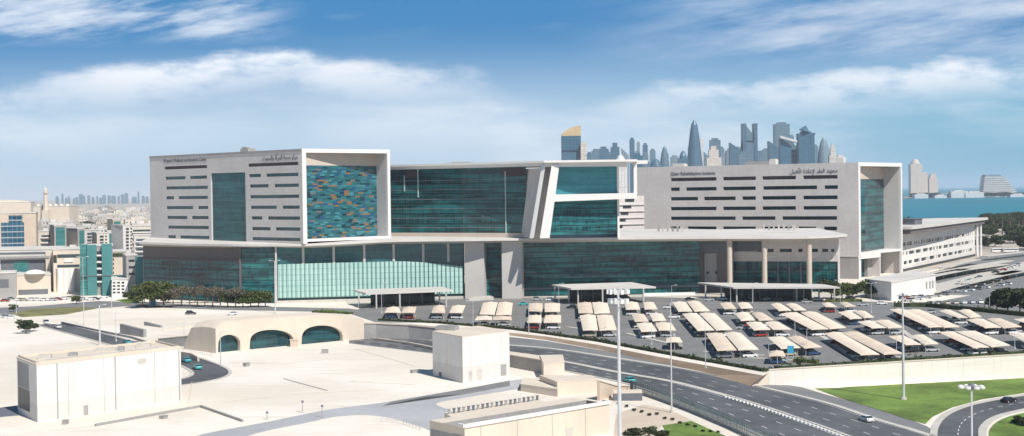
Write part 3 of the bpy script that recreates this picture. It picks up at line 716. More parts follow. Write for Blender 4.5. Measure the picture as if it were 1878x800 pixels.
# ---- terraces seen between block and right tower
tb = thing('white_terrace_building', 'white building with stacked balcony slabs seen in the gap left of the right tower', 'building', XY(1150, 800).to_tuple()+(0,))
A, B = lpx(1128, 820), lpx(1182, 830)
addwall(A, B, 0, 47, 'stone', 'wall', 0, tb)
for k in range(5): slab(A, B, 0, math.dist(A, B), 27.5+3.6*k, 27.9+3.6*k, 0, .7).build('balcony', 'stone', tb)
for k in range(5): slab(A, B, 1+k*1.5, 5+k*2, 29.5+3.6*k, 31+3.6*k, 0, .3).build('window', 'darkvoid', tb)
# ---- right wing
WL, WR = (G(1650, 500).x, G(1650, 500).y), (G(1788, 470).x, G(1788, 470).y)
wg = thing('hospital_wing', 'long low hospital wing with rows of small slots under a wedge roof', 'hospital wing', WL+(0,))
ops = []; LW = math.dist(WL, WR)
for r, (yl, yr, xl, xr) in enumerate(((447, 430, 1662, 1785), (464, 446, 1659, 1780), (481.5, 459, 1660, 1782))):
    zz = hitwall(1700, yl + (yr-yl)*(1700-xl)/(xr-xl), WL, WR)[1]
    s = 6 + r*2
    while s < LW-8:
        ln = rnd.choice((3, 4.5, 9, 14)); ops.append((s, min(s+ln, LW-6), zz-1.05, zz+1.05)); s += ln + rnd.choice((2.2, 3, 4.5))
w, panes = wall_open(WL, WR, 0, 23.5, ops, .6); w.build('wall', 'panelwhite', wg)
for p in panes[:96]: p.build('window', 'glass_winblack', wg)
dW = (Vector(WR)-Vector(WL)).normalized(); nW = Vector((dW.y, -dW.x))
def WP(s, k): q = Vector(WL)+dW*s+nW*k; return (q.x, q.y)
m = MB(); m.prism([WP(-6, 9), WP(LW*.5, 7.5), WP(LW+28, 4), WP(LW+10, -30), WP(-6, -70)], [25.4]*5, [27.0]*5)
m.prism([WP(-5, 8), WP(LW*.5, 6.5), WP(LW+20, 3), WP(LW+8, -28), WP(-5, -65)], [22.6]*5, [25.4]*5, 1); m.build('roof', ['roofwhite', 'mauve'], wg)  # mauve layer paints the dark shade band below the roof overhang
addwall(WR, (WR[0]-25, WR[1]+20), 0, 23.5, 'stone', 'end_wall', 0, wg)
for k, s in enumerate((LW+.8, LW+13)):
    q = WP(s, 1.5); MB().cone((q[0], q[1], 0), (q[0], q[1], 23.3), .9, .9, 12).build('column', 'frame', wg)
slab(WL, WR, 0, LW, 0, 1.6, 0, .3).build('plinth', 'darkvoid', wg)
p = AT(1664, 404, 905); m = MB(); m.box((p.x+3, p.y, 27), (11, 8, 3.4), rz=.9); m.box((p.x+3, p.y, 30.4), (12, 9, .4), 0, rz=.9)
tag(m.build('rooftop_plant', 'slate', origin=(p.x, p.y, 27)), 'dark louvred plant room on the near end of the wing roof', 'roof plant')
# ---- utility block
def pxbox(name, label, cat, pa, pb, pc, ztopfrom, mat, low=True, extra=0, grp=None):
    """pa nearest base corner, pb right base corner, pc left base corner (picture), top from picture y above pa"""
    g = GL if low else (lambda x, y: G(x, y, 0))
    A, B, C = g(*pa), g(*pb), g(*pc); D = B+C-A
    z0 = min(A.z, B.z, C.z)-.6; z1 = AT(pa[0], ztopfrom, A.y).z
    t = thing(name, label, cat, (A.x, A.y, A.z), grp)
    m = MB(); m.prism([(A.x, A.y), (B.x, B.y), (D.x, D.y), (C.x, C.y)], z0, z1); m.build('walls', mat, t)
    return t, A, B, C, D, z1
ub, A, B, C, D, z1 = pxbox('utility_building', 'low white utility block at the foot of the right tower', 'utility building', (1635, 552), (1716, 535), (1588, 545), 519, 'white', False)
m = MB(); q = [A, B, D, C]; c = (A+D)/2
m.prism([(p.x+(p.x-c.x)*.03, p.y+(p.y-c.y)*.03) for p in q], z1, z1+.5); m.build('roof_edge', 'roofwhite', ub)
L = (B-A).length
for s in (.78, .86, .93): slab(A, B, L*s-1, L*s+1, 2, 5.5, .02, .12).build('louvre', 'greyconc', ub)
slab(A, C, 3, 5.5, 0, 2.6, -.2, -.1)
# ---- entrance canopies
def entr(label, bl, fl, frn, br, Y0, posts, ybase, grp='flat entrance canopies'):
    F0 = AT(fl[0], fl[1], Y0); z = F0.z
    Pp = [G(*fl, z), G(*frn, z), G(*br, z), G(*bl, z)]
    t = thing('entrance_canopy', label, 'entrance canopy', (F0.x, F0.y, 0))
    MB().prism([(p.x, p.y) for p in Pp], z-.7, z).build('roof_slab', 'roofwhite', t)
    for i, (x, k) in enumerate(posts):
        y = Pp[0].y + (Pp[3].y-Pp[0].y)*k; p = XY(x, y, 545); MB().cone((p.x, p.y, 0), (p.x, p.y, z-.7), .38, .38, 10).build('post', 'pier', t)
    q = [Vector((p.x, p.y)) for p in Pp]; bk = [q[3].lerp(q[0], .25), q[2].lerp(q[1], .25)]
    i0, i1 = bk[0].lerp(bk[1], .16), bk[0].lerp(bk[1], .88)
    MB().prism([(i0.x, i0.y), (i1.x, i1.y), (i1.x, i1.y+4), (i0.x, i0.y+4)], 0, z-.75).build('lobby', 'glass_winblack', t)
    for s in (.2, .4, .6, .8):
        a = i0.lerp(i1, s); MB().box((a.x, a.y-.1, 0), (.5, .3, z-.8)).build('lobby_post', 'greyconc', t)
entr('flat white entrance canopy in front of the pale green glass screen', (647, 531), (671, 538), (830, 532), (812, 526), 646, [(658, .3), (690, .05), (733, .05), (818, .1), (806, .7)], 567)
entr('flat white entrance canopy in front of the dark glass hall', (1012, 522), (1047, 529), (1203, 526), (1158, 517.5), 655, [(1018, .8), (1060, .08), (1043, .3), (1180, .1), (1105, .05)], 553)
entr('flat white entrance canopy below the three round columns', (1279, 518), (1345, 527), (1540, 526.5), (1508, 521), 655, [(1294, .7), (1323, .4), (1351, .05), (1381, .08), (1461, .05), (1474, .3), (1502, .1), (1530, .05)], 555)
# low white wall beneath between canopies
m = MB(); a = G(1180, 543); b = G(1275, 541); m.prism([(a.x, a.y), (b.x, b.y), (b.x, b.y+.6), (a.x, a.y+.6)], 0, 1.3); tag(m.build('ramp_wall', 'white', origin=a), 'low white ramp wall between the middle and right entrance canopies', 'wall')
m = MB(); a = G(1205, 537); b = G(1275, 535); m.prism([(a.x, a.y), (b.x, b.y), (b.x, b.y+.6), (a.x, a.y+.6)], [0, 0, 0, 0], [2.6, 4.6, 4.6, 2.6]); tag(m.build('ramp_wall', 'white', origin=a), 'rising white ramp wall beside the dark glass hall', 'wall')
m = MB(); a = G(860, 552); b = G(905, 550); m.prism([(a.x, a.y), (b.x, b.y), (b.x, b.y+2), (a.x, a.y+2)], 0, 1.4); m.prism([(a.x+1, a.y+.3), (b.x-1, b.y+.3), (b.x-1, b.y+1.5), (a.x+1, a.y+1.5)], 1.4, 1.9); tag(m.build('stone_bench', 'kerb', origin=a), 'low pale stone block at the foot of the left pier', 'bench')
# roof terrace crew/plants on podium: railings, potted shrubs
for x0, x1, lab in ((1206, 1254, 'left'), (1400, 1462, 'right')):
    a, b = lpx(x0, 735, 425), lpx(x1, 730, 425); t = thing('terrace_screen', 'row of white terrace screens on the roof edge, %s one before the right tower' % lab, 'terrace screens', a+(29.2,))
    L = math.dist(a, b); k = 0; s = 0
    slab(a, b, 0, L, 29.2, 29.5, 0, .3).build('base_rail', 'stone', t)
    while s < L: slab(a, b, s, s+rnd.uniform(.5, 1.3), 29.6, 31.2+rnd.random()*1.3, 0, .25).build('screen_panel', rnd.choice(['stone', 'greyconc', 'kerb']), t); s += 2.4
# ================================================================== CAR PARK
ZC = 2.9
MT['fabric_dusty'] = plain('fabric_dusty', (.68, .56, .44), .85, .12, .25)
MT['fabric_faded'] = plain('fabric_faded', (.76, .66, .54), .85, .1, .3)
# (column, rank from the building, [far-left, far-right, near-left, near-right], side)
B_ = [
 (1, 1, 'L', (710, 564), (731, 562.5), (705.5, 572.4), (735.5, 573)), (1, 1, 'R', (740, 564), (764, 562.5), (736.5, 573), (761, 573.6)),
 (2, 1, 'L', (795.5, 561.5), (815, 559.5), (791, 573), (816.5, 573.6)), (2, 1, 'R', (830, 560.5), (854, 559.5), (824, 573), (848, 573.6)),
 (3, 1, 'L', (886, 555), (913, 554), (879, 576), (907, 577)), (3, 1, 'R', (915, 554), (940.5, 555), (909, 577), (938, 576.5)),
 (3, 2, 'L', (875.5, 579), (903, 580), (871, 586), (902, 586)), (3, 2, 'R', (905, 580), (937, 580), (904, 586), (939, 586)),
 (4, 1, 'L', (971, 556), (995, 556), (969, 570), (995, 571)), (4, 1, 'R', (999, 556), (1027, 556), (999, 571), (1027, 571)),
 (4, 2, 'L', (969, 578.7), (993, 577.6), (967, 591), (993, 591.5)), (4, 2, 'R', (1000, 577.6), (1029, 577.6), (997, 591), (1029, 591)),
 (5, 1, 'L', (1059, 555), (1084, 554), (1061, 573.5), (1088, 574.4)), (5, 1, 'R', (1086, 554), (1114, 555), (1090, 574.4), (1119, 573)),
 (5, 2, 'L', (1063, 578), (1092, 577), (1069, 605), (1097, 605)), (5, 2, 'R', (1094, 577), (1123, 578), (1099.5, 605), (1131, 604)),
 (6, 1, 'L', (1145, 554), (1169.5, 554), (1148, 567), (1174, 567)), (6, 1, 'R', (1180, 554), (1199, 554), (1182, 566.5), (1206, 566.5)),
 (6, 2, 'L', (1158, 575.5), (1181, 575.5), (1164, 589), (1190, 589)), (6, 2, 'R', (1191, 575.5), (1214, 574.5), (1197, 588), (1222, 587)),
 (6, 3, 'L', (1167, 592.5), (1195, 591.5), (1176, 607.4), (1205, 606.4)), (6, 3, 'R', (1201.5, 591.5), (1231, 591.5), (1208, 605), (1240, 605)),
 (6, 4, 'S', (1222, 619), (1246, 618), (1222, 626.6), (1252, 626.6)),
 (7, 1, 'L', (1233, 553.4), (1257, 553.4), (1243.7, 570.5), (1270, 570.5)), (7, 1, 'R', (1260, 552.4), (1282, 552.4), (1273.5, 570.5), (1302, 569.4)),
 (7, 2, 'L', (1251, 575), (1278, 573.7), (1279, 605.6), (1310, 604.5)), (7, 2, 'R', (1282, 573.7), (1311, 573.7), (1313, 604.5), (1343, 603.5)),
 (7, 3, 'L', (1294, 611), (1324.6, 610), (1315, 642), (1351, 641)), (7, 3, 'R', (1328, 610), (1358.7, 610), (1354.4, 641), (1391.7, 640)),
 (8, 1, 'L', (1320, 555.6), (1340.6, 554.5), (1328, 566), (1351, 566)), (8, 1, 'R', (1352, 555.6), (1372.5, 554.5), (1358.7, 565), (1381, 564)),
 (8, 2, 'L', (1347, 573.7), (1372.5, 572.6), (1358.7, 587.5), (1385, 586.4)), (8, 2, 'R', (1379, 573.7), (1398, 572.6), (1391.7, 587), (1419, 585.8)),
 (8, 3, 'L', (1368, 591), (1396, 590), (1382, 604.5), (1413, 603.5)), (8, 3, 'R', (1402, 591), (1428, 590), (1417, 603.5), (1451, 603.5)),
 (8, 4, 'L', (1407.7, 618.4), (1436, 616), (1432, 638.6), (1468, 636.5)), (8, 4, 'R', (1443, 618), (1468, 616), (1475, 637.6), (1507, 635.4)),
 (8, 5, 'S', (1413, 643), (1436, 643), (1410, 652), (1441, 652)),
 (9, 1, 'L', (1413, 557), (1431, 556), (1428, 569.4), (1451, 568.3)), (9, 1, 'R', (1441, 557), (1460, 556.6), (1456, 568.3), (1479, 568)),
 (9, 2, 'L', (1431, 575), (1461, 572), (1487.5, 603.5), (1519.5, 602.4)), (9, 2, 'R', (1468, 573), (1496, 571.5), (1521.6, 602.4), (1551.5, 600)),
 (9, 3, 'L', (1511, 611), (1540, 608.5), (1578.5, 650), (1613, 649)), (9, 3, 'R', (1543, 609.5), (1572.5, 607.5), (1621, 649), (1655, 647)),
 (10, 1, 'L', (1507, 556), (1523, 555), (1514, 562), (1535, 562)), (10, 1, 'R', (1540, 555), (1553, 554), (1550, 562), (1570, 561)),
 (10, 2, 'L', (1536, 572), (1560, 570), (1558, 584), (1580.5, 583)), (10, 2, 'R', (1566, 571), (1586.5, 570), (1584.5, 582), (1603, 581)),
 (10, 3, 'L', (1571.5, 590), (1596, 587), (1598.6, 601), (1625, 600)), (10, 3, 'R', (1604, 588), (1629, 586), (1629, 600.5), (1657, 599.5)),
 (10, 4, 'L', (1629, 616.5), (1657, 614.5), (1661, 631.6), (1689, 630.6)), (10, 4, 'R', (1669, 615.5), (1693, 613), (1695, 630.6), (1721, 629.6)),
 (11, 1, 'L', (1631, 567), (1657, 566), (1703, 599.5), (1727.5, 598.4)), (11, 1, 'R', (1661, 568), (1687, 567), (1731.5, 599.5), (1760, 598.4)),
 (11, 2, 'L', (1719.4, 608.5), (1747.6, 607.5), (1784, 636.7), (1814, 635.7)), (11, 2, 'R', (1753, 607.5), (1788, 606), (1818, 635), (1852, 632)),
 (12, 1, 'L', (1721.4, 569.5), (1741.5, 567.5), (1755.6, 582), (1775, 582)), (12, 1, 'R', (1757, 569), (1778, 567), (1779, 581.5), (1800, 580)),
 (12, 2, 'L', (1772, 586), (1802, 584), (1806, 600.5), (1836, 599.5)), (12, 2, 'R', (1810, 584.5), (1834, 583), (1840, 600.5), (1874, 598.4)),
 (12, 3, 'L', (1850, 612), (1880, 610), (1880, 626), (1912, 625)), (13, 1, 'L', (1858, 585), (1884, 583), (1892, 596), (1918, 595)),
]
ORD = ['', 'first', 'second', 'third', 'fourth', 'fifth', 'sixth', 'seventh', 'eighth', 'ninth', 'tenth', 'eleventh', 'twelfth', 'thirteenth']
def car_shade(c, r, side, p):
    fl, fr, nl, nr = [G(q[0], q[1], ZC-.25) for q in p]
    o = (fl+fr+nl+nr)/4
    sd_ = {'L': 'left half of pair', 'R': 'right half of pair', 'S': 'small single one'}[side]
    t = thing('parking_canopy', 'beige fabric car shade, %s, column %s from left, rank %s from building' % (sd_, ORD[c], ORD[r]), 'parking canopy', (o.x, o.y, 0), 'fabric car shades in the car park')
    # barrel/hip fabric: arched across, drooping at both ends, scalloped between frames
    ln = ((nl+nr)/2-(fl+fr)/2).length; n = max(2, round(ln/5.2)); jr = rnd.uniform(-1, 1); m = MB(); K = 6; rings = []
    for i in range(2*n+1):
        v = i/(2*n); endf = min(v, 1-v)*ln
        a = fl.lerp(nl, v); b = fr.lerp(nr, v); row = []
        rise = (.62+.12*jr)*min(1, .12+endf/3.0) - (.13+.08*rnd.random() if i % 2 else 0)
        for k in range(K+1):
            w = k/K; q = a.lerp(b, w); h = rise*(1-abs(2*w-1)**1.6)
            row.append(Vector((q.x, q.y, ZC-.35+h)))
        rings.append(row)
    for A, B in zip(rings, rings[1:]):
        for k in range(K): m.face([A[k], B[k], B[k+1], A[k+1]])
    for k in range(K):  # small valance at the near and far ends
        for row, s in ((rings[-1], 1), (rings[0], -1)): m.face([row[k], row[k]-Vector((0, 0, .25)), row[k+1]-Vector((0, 0, .25)), row[k+1]])
    ob = m.build('fabric_roof', rnd.choice(['fabric', 'fabric', 'fabric_dusty', 'fabric_faded']), t)
    for pz in ob.data.polygons: pz.use_smooth = False
    # posts along the spine side, arms up to the fabric
    m2 = 0
    for i in range(n+1):
        v = min(.97, max(.03, i/n)); inner = .88 if side == 'L' else (.12 if side == 'R' else .5)
        q = fl.lerp(nl, v).lerp(fr.lerp(nr, v), inner); e = fl.lerp(nl, v).lerp(fr.lerp(nr, v), .5)
        MB().cone((q.x, q.y, 0), (q.x, q.y, ZC-.1), .09, .08, 6).bar((q.x, q.y, ZC-.5), (e.x, e.y, ZC+.25), .08).build('post', 'steel', t)
    return o, fl, fr, nl, nr
# ---- cars
PAINT = {}
for nm, c, ro in (('white', (.80, .80, .80), .3), ('silver', (.45, .46, .48), .3), ('grey', (.16, .17, .18), .3), ('black', (.015, .015, .018), .2), ('teal', (.03, .42, .44), .35), ('red', (.30, .03, .02), .3), ('beige', (.45, .38, .28), .3), ('blue', (.03, .07, .16), .3)):
    m, nt_, b = newmat('paint_'+nm); b.inputs['Base Color'].default_value = (*c, 1); b.inputs['Roughness'].default_value = ro; b.inputs['Coat Weight'].default_value = .4; PAINT[nm] = m; MT['paint_'+nm] = m
MT['carglass'] = plain('carglass', (.02, .03, .035), .08, .05, 1, spec=.6); MT['tyre'] = plain('tyre', (.02, .02, .02), .8, .1, 3); MT['lamp'] = plain('lamp', (.7, .7, .68), .2, .02, 1); MT['taillamp'] = plain('taillamp', (.35, .02, .02), .3, .02, 1)
def car_meshes(suv=False):
    """profile along x (nose at +x), symmetrical across y; returns builders"""
    h = 1.72 if suv else 1.45; L = 4.7; W_ = 1.85
    prof = [(-2.3, .35), (-2.35, .75), (-2.2, .98), (-1.5, 1.02), (.95, .98), (1.9, .84), (2.28, .66), (2.33, .35)]
    body = MB(); hw = W_/2
    def ringy(y, s=1.0): return [Vector((x*s, y, z)) for x, z in prof]
    for ya, yb, sa, sb in ((-hw, -hw*.86, .985, 1), (-hw*.86, hw*.86, 1, 1), (hw*.86, hw, 1, .985)):
        A, B = ringy(ya, sa), ringy(yb, sb)
        for a, b, c, d in zip(A, A[1:], B, B[1:]): body.face([a, c, d, b])
    body.face(ringy(-hw, .985)[::-1][::-1]); body.face(ringy(hw, .985)[::-1])
    body.face([(-2.3, -hw, .35), (-2.3, hw, .35), (2.33, hw, .35), (2.33, -hw, .35)][::-1])
    cab = [(-2.0 if suv else -1.75, 1.0), (-1.6 if suv else -1.05, h-.04), (.15, h), (1.1, .99)]
    glass = MB(); rf = MB(); t = .80*hw; bt = .96*hw
    P = lambda x, y, z: Vector((x, y, z))
    lo = [(cab[0][0], 1.0), (cab[3][0], .97)]
    for s in (-1, 1):
        q = [P(lo[0][0], s*bt, 1.0), P(lo[1][0], s*bt, .97), P(cab[2][0], s*t, h-.03), P(cab[1][0], s*t, h-.06)]
        glass.face(q if s < 0 else q[::-1])
    glass.face([P(lo[1][0], -bt, .97), P(lo[1][0], bt, .97), P(cab[2][0], t, h-.03), P(cab[2][0], -t, h-.03)])
    glass.face([P(lo[0][0], bt, 1.0), P(lo[0][0], -bt, 1.0), P(cab[1][0], -t, h-.06), P(cab[1][0], t, h-.06)])
    rf.prism([(cab[1][0]-.05, -t-.02), (cab[2][0]+.06, -t-.02), (cab[2][0]+.06, t+.02), (cab[1][0]-.05, t+.02)], h-.06, h)
    return body, glass, rf
def make_car(paint, suv, label, full=True):
    t = thing('car', label, 'car', (0, 0, 0)); body, glass, rf = car_meshes(suv)
    body.build('body', 'paint_'+paint, t); glass.build('windows', 'carglass', t); rf.build('car_roof', 'paint_'+paint, t)
    for x in (-1.42, 1.42):
        for y in (-.84, .84): wo = MB().cone((x, y-.12, .33), (x, y+.12, .33), .33, .33, 12).build('wheel', 'tyre', t); MB().cone((x, y+.125*(1 if y > 0 else -1)-.01, .33), (x, y+.125*(1 if y > 0 else -1)+.01, .33), .19, .19, 8).build('rim', 'steel', wo)
    for y in (-.68, .68):
        MB().box((2.27, y, .62), (.12, .36, .14)).build('headlight', 'lamp', t); MB().box((-2.33, y, .74), (.10, .3, .16)).build('tail_light', 'taillamp', t)
    return t
def far_car_mesh(paint, suv):
    body, glass, rf = car_meshes(suv); m = MB()
    for src, mi in ((body, 0), (glass, 1), (rf, 0)):
        for f in src.f: m.face([src.v[i] for i in f], mi)
    for x in (-1.42, 1.42):
        for y in (-.84, .84): m.cone((x, y-.12, .33), (x, y+.12, .33), .33, .33, 8, 2)
    for y in (-.68, .68): m.box((2.27, y, .62), (.12, .36, .14), 3)
    o = m.build('car', ['paint_'+paint, 'carglass', 'tyre', 'lamp']); return o
FC = {}
def far_car(paint, suv, loc, rz, label, group):
    k = (paint, suv)
    if k not in FC: o = far_car_mesh(paint, suv); FC[k] = o
    else: o = FC[k].copy(); COL.objects.link(o)
    o.location = loc; o.rotation_euler = (0, 0, rz); return tag(o, label, 'car', group)
PC = ['white', 'white', 'white', 'silver', 'silver', 'grey', 'black', 'beige', 'red', 'blue', 'white']
ncar = 0
for bi, (c, r, side, *p) in enumerate(B_):
    o, fl, fr, nl, nr = car_shade(c, r, side, p)
    ln = ((nl+nr)/2-(fl+fr)/2).length; ns = max(1, int(ln/2.9)); ax = ((nl+nr)/2-(fl+fr)/2).normalized(); ac = (nr-nl).normalized()
    slots = [i for i in range(ns)]
    for i in slots:
        if side == 'R' and i < ns-2: continue       # hidden behind the fabric of the pair
        if rnd.random() < (.25 if ns < 5 else .82) and i < ns-2: continue
        v = (i+.5)/ns; q = fl.lerp(nl, v).lerp(fr.lerp(nr, v), .42 if side == 'L' else .58)
        pc = rnd.choice(PC); suv = rnd.random() < .55; ang = math.atan2(ac.y, ac.x) + (math.pi if side == 'L' else 0) + rnd.uniform(-.03, .03)
        where = 'near end' if i == ns-1 else ('far end' if i == 0 else 'middle')
        far_car(pc, suv, (q.x, q.y, .01), ang, '%s %s under the %s of shade column %s, rank %s, %s' % (pc, 'off-roader' if suv else 'saloon', where, ORD[c], ORD[r], {'L': 'left half', 'R': 'right half', 'S': 'lone shade'}[side]), 'cars parked under the shade in column %s, rank %s' % (ORD[c], ORD[r])); ncar += 1
# open-air cars
CARS = {}
def road_car(px, py, low, paint, suv, rz, label, group=None):
    P = GL(px, py) if low else G(px, py, 0)
    k = (paint, suv)
    if k not in CARS: o = make_car(paint, suv, label); o.location = (P.x, P.y, P.z+.02); o.rotation_euler = (0, 0, rz); CARS[k] = o; tag(o, label, 'car', group); return o
    o = copy_tree(CARS[k], (P.x, P.y, P.z+.02), rz, label)
    if group: o['group'] = group
    return o
def dirpx(a, b, low=True):
    p, q = (GL(*a), GL(*b)) if low else (G(*a, 0), G(*b, 0)); return math.atan2(q.y-p.y, q.x-p.x)
road_car(1153, 701, True, 'teal', False, dirpx((1230, 717), (1131, 693)), 'teal taxi driving on the main road just right of the tall floodlight mast')
road_car(341, 664, True, 'teal', False, dirpx((345, 662), (300, 650)), 'teal taxi on the sunken road just right of the big white block, farther one')
road_car(362, 677, True, 'teal', False, dirpx((385, 680), (345, 662)), 'teal taxi on the sunken road bend, the nearer of the two by the white block')
road_car(233, 631, True, 'teal', False, dirpx((240, 634), (180, 618)), 'teal taxi on the left road above the roof of the big white block')
road_car(250, 634, True, 'silver', False, dirpx((240, 634), (300, 650)), 'silver saloon right behind the teal taxi on the left road')
road_car(85, 594, True, 'white', True, dirpx((55, 585), (110, 600)), 'white off-roader at the far start of the left road')
road_car(106, 602, True, 'white', False, dirpx((110, 600), (55, 585)), 'white saloon second from the far start of the left road')
road_car(350, 577, False, 'black', True, 0.02, 'black off-roader on the avenue in front of the tree row')
road_car(426, 578, False, 'white', False, 3.1, 'white saloon on the avenue left of the metro roof')
road_car(1588, 773, True, 'white', False, dirpx((1608, 779), (1518, 750)), 'white saloon driving on the far carriageway near the loop road')
road_car(1850, 738, True, 'black', False, dirpx((1800, 745), (1878, 735)), 'black saloon on the loop road at the right edge')
misc = [(1010, 552, 'white'), (985, 551, 'silver'), (1146, 548, 'grey'), (1265, 551, 'black'), (1300, 552, 'silver'), (1324, 551, 'white'), (1428, 552, 'black'), (1500, 552, 'white'), (1480, 556, 'silver'), (1582, 561, 'silver'), (1617, 559, 'white'), (1560, 548, 'grey'), (1048, 566, 'black'), (1226, 566, 'white'), (1236, 584, 'white'), (1340, 573, 'white'), (1362, 604, 'silver'), (960, 560, 'teal'), (1120, 551, 'white'), (1380, 550, 'grey'), (1404, 551, 'silver'), (1690, 628, 'grey'), (1705, 575, 'silver')]
desc = {960: 'beside the second shade column', 1010: 'behind the fourth shade column', 985: 'at the back left of the fourth shade column', 1146: 'behind the mast head near the middle canopy', 1265: 'parked behind the seventh shade column', 1300: 'left under the right entrance canopy', 1324: 'second under the right entrance canopy', 1428: 'in the shade of the right entrance canopy', 1500: 'by the right end of the right canopy', 1480: 'in the open in front of the right canopy', 1582: 'in the open before the round trees', 1617: 'beside the white utility block', 1560: 'below the round trees', 1048: 'in the aisle left of column five', 1226: 'in the aisle left of column seven', 1236: 'peeking from the left of the long seventh column', 1340: 'below the first shade of column eight', 1362: 'left of column eight, rank three', 1120: 'behind column five', 1380: 'behind column eight under the canopy', 1404: 'behind column nine under the canopy', 1690: 'right of the tenth column, rank four', 1705: 'right of column eleven far end'}
for x, y, pc in misc: P = G(x, y, 0); far_car(pc, rnd.random() < .5, (P.x, P.y, .02), rnd.choice((0, 3.14))+rnd.uniform(-.1, .1), '%s car %s' % (pc, desc[x]), 'cars standing in the open car park')
k = 0
REF = ['beside the white utility block', 'in front of the dark round tree', 'along the rear street bend', 'near the rear hedge']
for row in (((1668, 553), (1860, 520), 13), ((1690, 560), (1812, 556), 8), ((1730, 541), (1870, 505), 9), ((1650, 549), (1700, 545), 4), ((1760, 522), (1878, 484), 8), ((1815, 512), (1878, 495), 4)):
    a, b = G(*row[0], 0), G(*row[1], 0)
    for i in range(row[2]):
        if rnd.random() < .15: continue
        q = a.lerp(b, i/row[2]); pc = rnd.choice(PC + ['teal']); k += 1
        far_car(pc, rnd.random() < .5, (q.x, q.y, .03), math.atan2(b.y-a.y, b.x-a.x)+1.35, '%s car in the rear rows right of the white utility block' % pc, '%s cars in the rear rows beyond the car park' % pc)
for i in range(16):
    x = 10 + i*12+rnd.uniform(-3, 3); y = 551 - i*.15 + rnd.uniform(-2, 3); P = G(x, y, 0)
    pc = rnd.choice(PC); far_car(pc, False, (P.x, P.y, .02), rnd.uniform(-.2, .2), '%s car in the busy street below the teal towers' % pc, '%s cars in the street below the teal towers' % pc)
for i in range(9):
    x = 2 + i*2.6*3; P = G(x+rnd.uniform(-2, 2), 586, 0)
    if i < 3: P = GL(3+i*9, 583+i); pc = ['white', 'silver', 'white'][i]; far_car(pc, False, (P.x, P.y, P.z+.02), .1, '%s car parked at the far left edge, %s of three' % (pc, ORD[i+1]), 'cars parked at the left edge')
# coaches by the wood
for i, (x0, y) in enumerate(((1853, 462), (1832, 462))):
    P = G(x0, y+1, 0); t = thing('coach', 'white coach parked before the dark wood, %s of two' % ('right' if i == 0 else 'left'), 'coach', tuple(P), 'coaches parked by the wood')
    m = MB(); m.box((P.x, P.y, .5), (11.5, 2.6, 2.7), rz=.1); m.build('body', 'white', t); m = MB(); m.box((P.x, P.y, 1.9), (10.9, 2.66, .8), rz=.1); m.build('windows', 'carglass', t)
    for dx in (-3.8, 3.8): MB().cone((P.x+dx, P.y-1.35, .5), (P.x+dx, P.y+1.35, .5), .5, .5, 10).build('wheel', 'tyre', t)
# long steel car sheds of the rear car park
sheds = [((1670, 516), (1780, 494), 5), ((1705, 505), (1860, 478), 5), ((1760, 497), (1850, 485), 4), ((1730, 491), (1800, 476), 4), ((1780, 520), (1878, 497), 5), ((1812, 470), (1905, 460), 4), ((1840, 505), (1930, 488), 5), ((1660, 503), (1715, 493), 4)]
sl_ = ['nearest the plinth', 'long one in the middle', 'short one behind the middle', 'beside the wing end', 'front right one', 'farthest, by the coaches', 'rightmost at picture edge', 'tucked under the wing wall']
for (a, b, w_), lb in zip(sheds, sl_):
    a, b = G(*a, 3), G(*b, 3); t = thing('car_shed', 'long pale flat car shed in the rear car park, %s' % lb, 'car shed', (a.x, a.y, 0), 'long car sheds in the rear car park')
    d = (b-a).normalized(); nn = Vector((-d.y, d.x, 0))*w_*1.5
    MB().prism([(q.x, q.y) for q in (a, b, b+nn, a+nn)], 2.7, 3.1).build('shed_roof', 'kerb', t)
    L = (b-a).length
    for j in range(5): q = a+d*L*(j+.2)/5+nn*.5; MB().cone((q.x, q.y, 0), (q.x, q.y, 2.75), .15, .15, 6).build('post', 'steel', t)
# kerbed islands of the car park
for i, pts in enumerate(([(1400, 656), (1500, 648), (1520, 655), (1430, 668)], [(952, 556), (960, 556), (962, 590), (950, 590)])):
    pass
for a, b in (((1290, 645), (1400, 652)), ((1352, 655), (1470, 662)), ((1560, 653), (1500, 612)), ((1690, 634), (1655, 606)), ((1610, 655), (1655, 655)), ((1150, 612), (1235, 632)), ((1040, 600), (1125, 612))):
    P, Q = G(*a, 0), G(*b, 0); m = MB(); d = (Q-P).normalized(); nn = Vector((-d.y, d.x, 0))*.9
    m.prism([(q.x, q.y) for q in (P-nn, Q-nn, Q+nn, P+nn)], .012, .15); tag(m.build('parking_kerb', 'kerb'), kind='structure')
# bay lines
bl = MB()
for (c, r, side, *p) in B_:
    fl, fr, nl, nr = [G(q[0], q[1]+0, ZC) for q in p]; ln = (nl-fl).length; n = int(ln/2.6)
    for i in range(n+1):
        a = fl.lerp(nl, i/max(1, n)); b = fr.lerp(nr, i/max(1, n)); d = (b-a).normalized(); a2 = a-d*.3
        bl.face([(a2.x, a2.y-.06, .014), (b.x, b.y-.06, .014), (b.x, b.y+.06, .014), (a2.x, a2.y+.06, .014)])
tag(bl.build('bay_lines', 'line'), kind='structure')
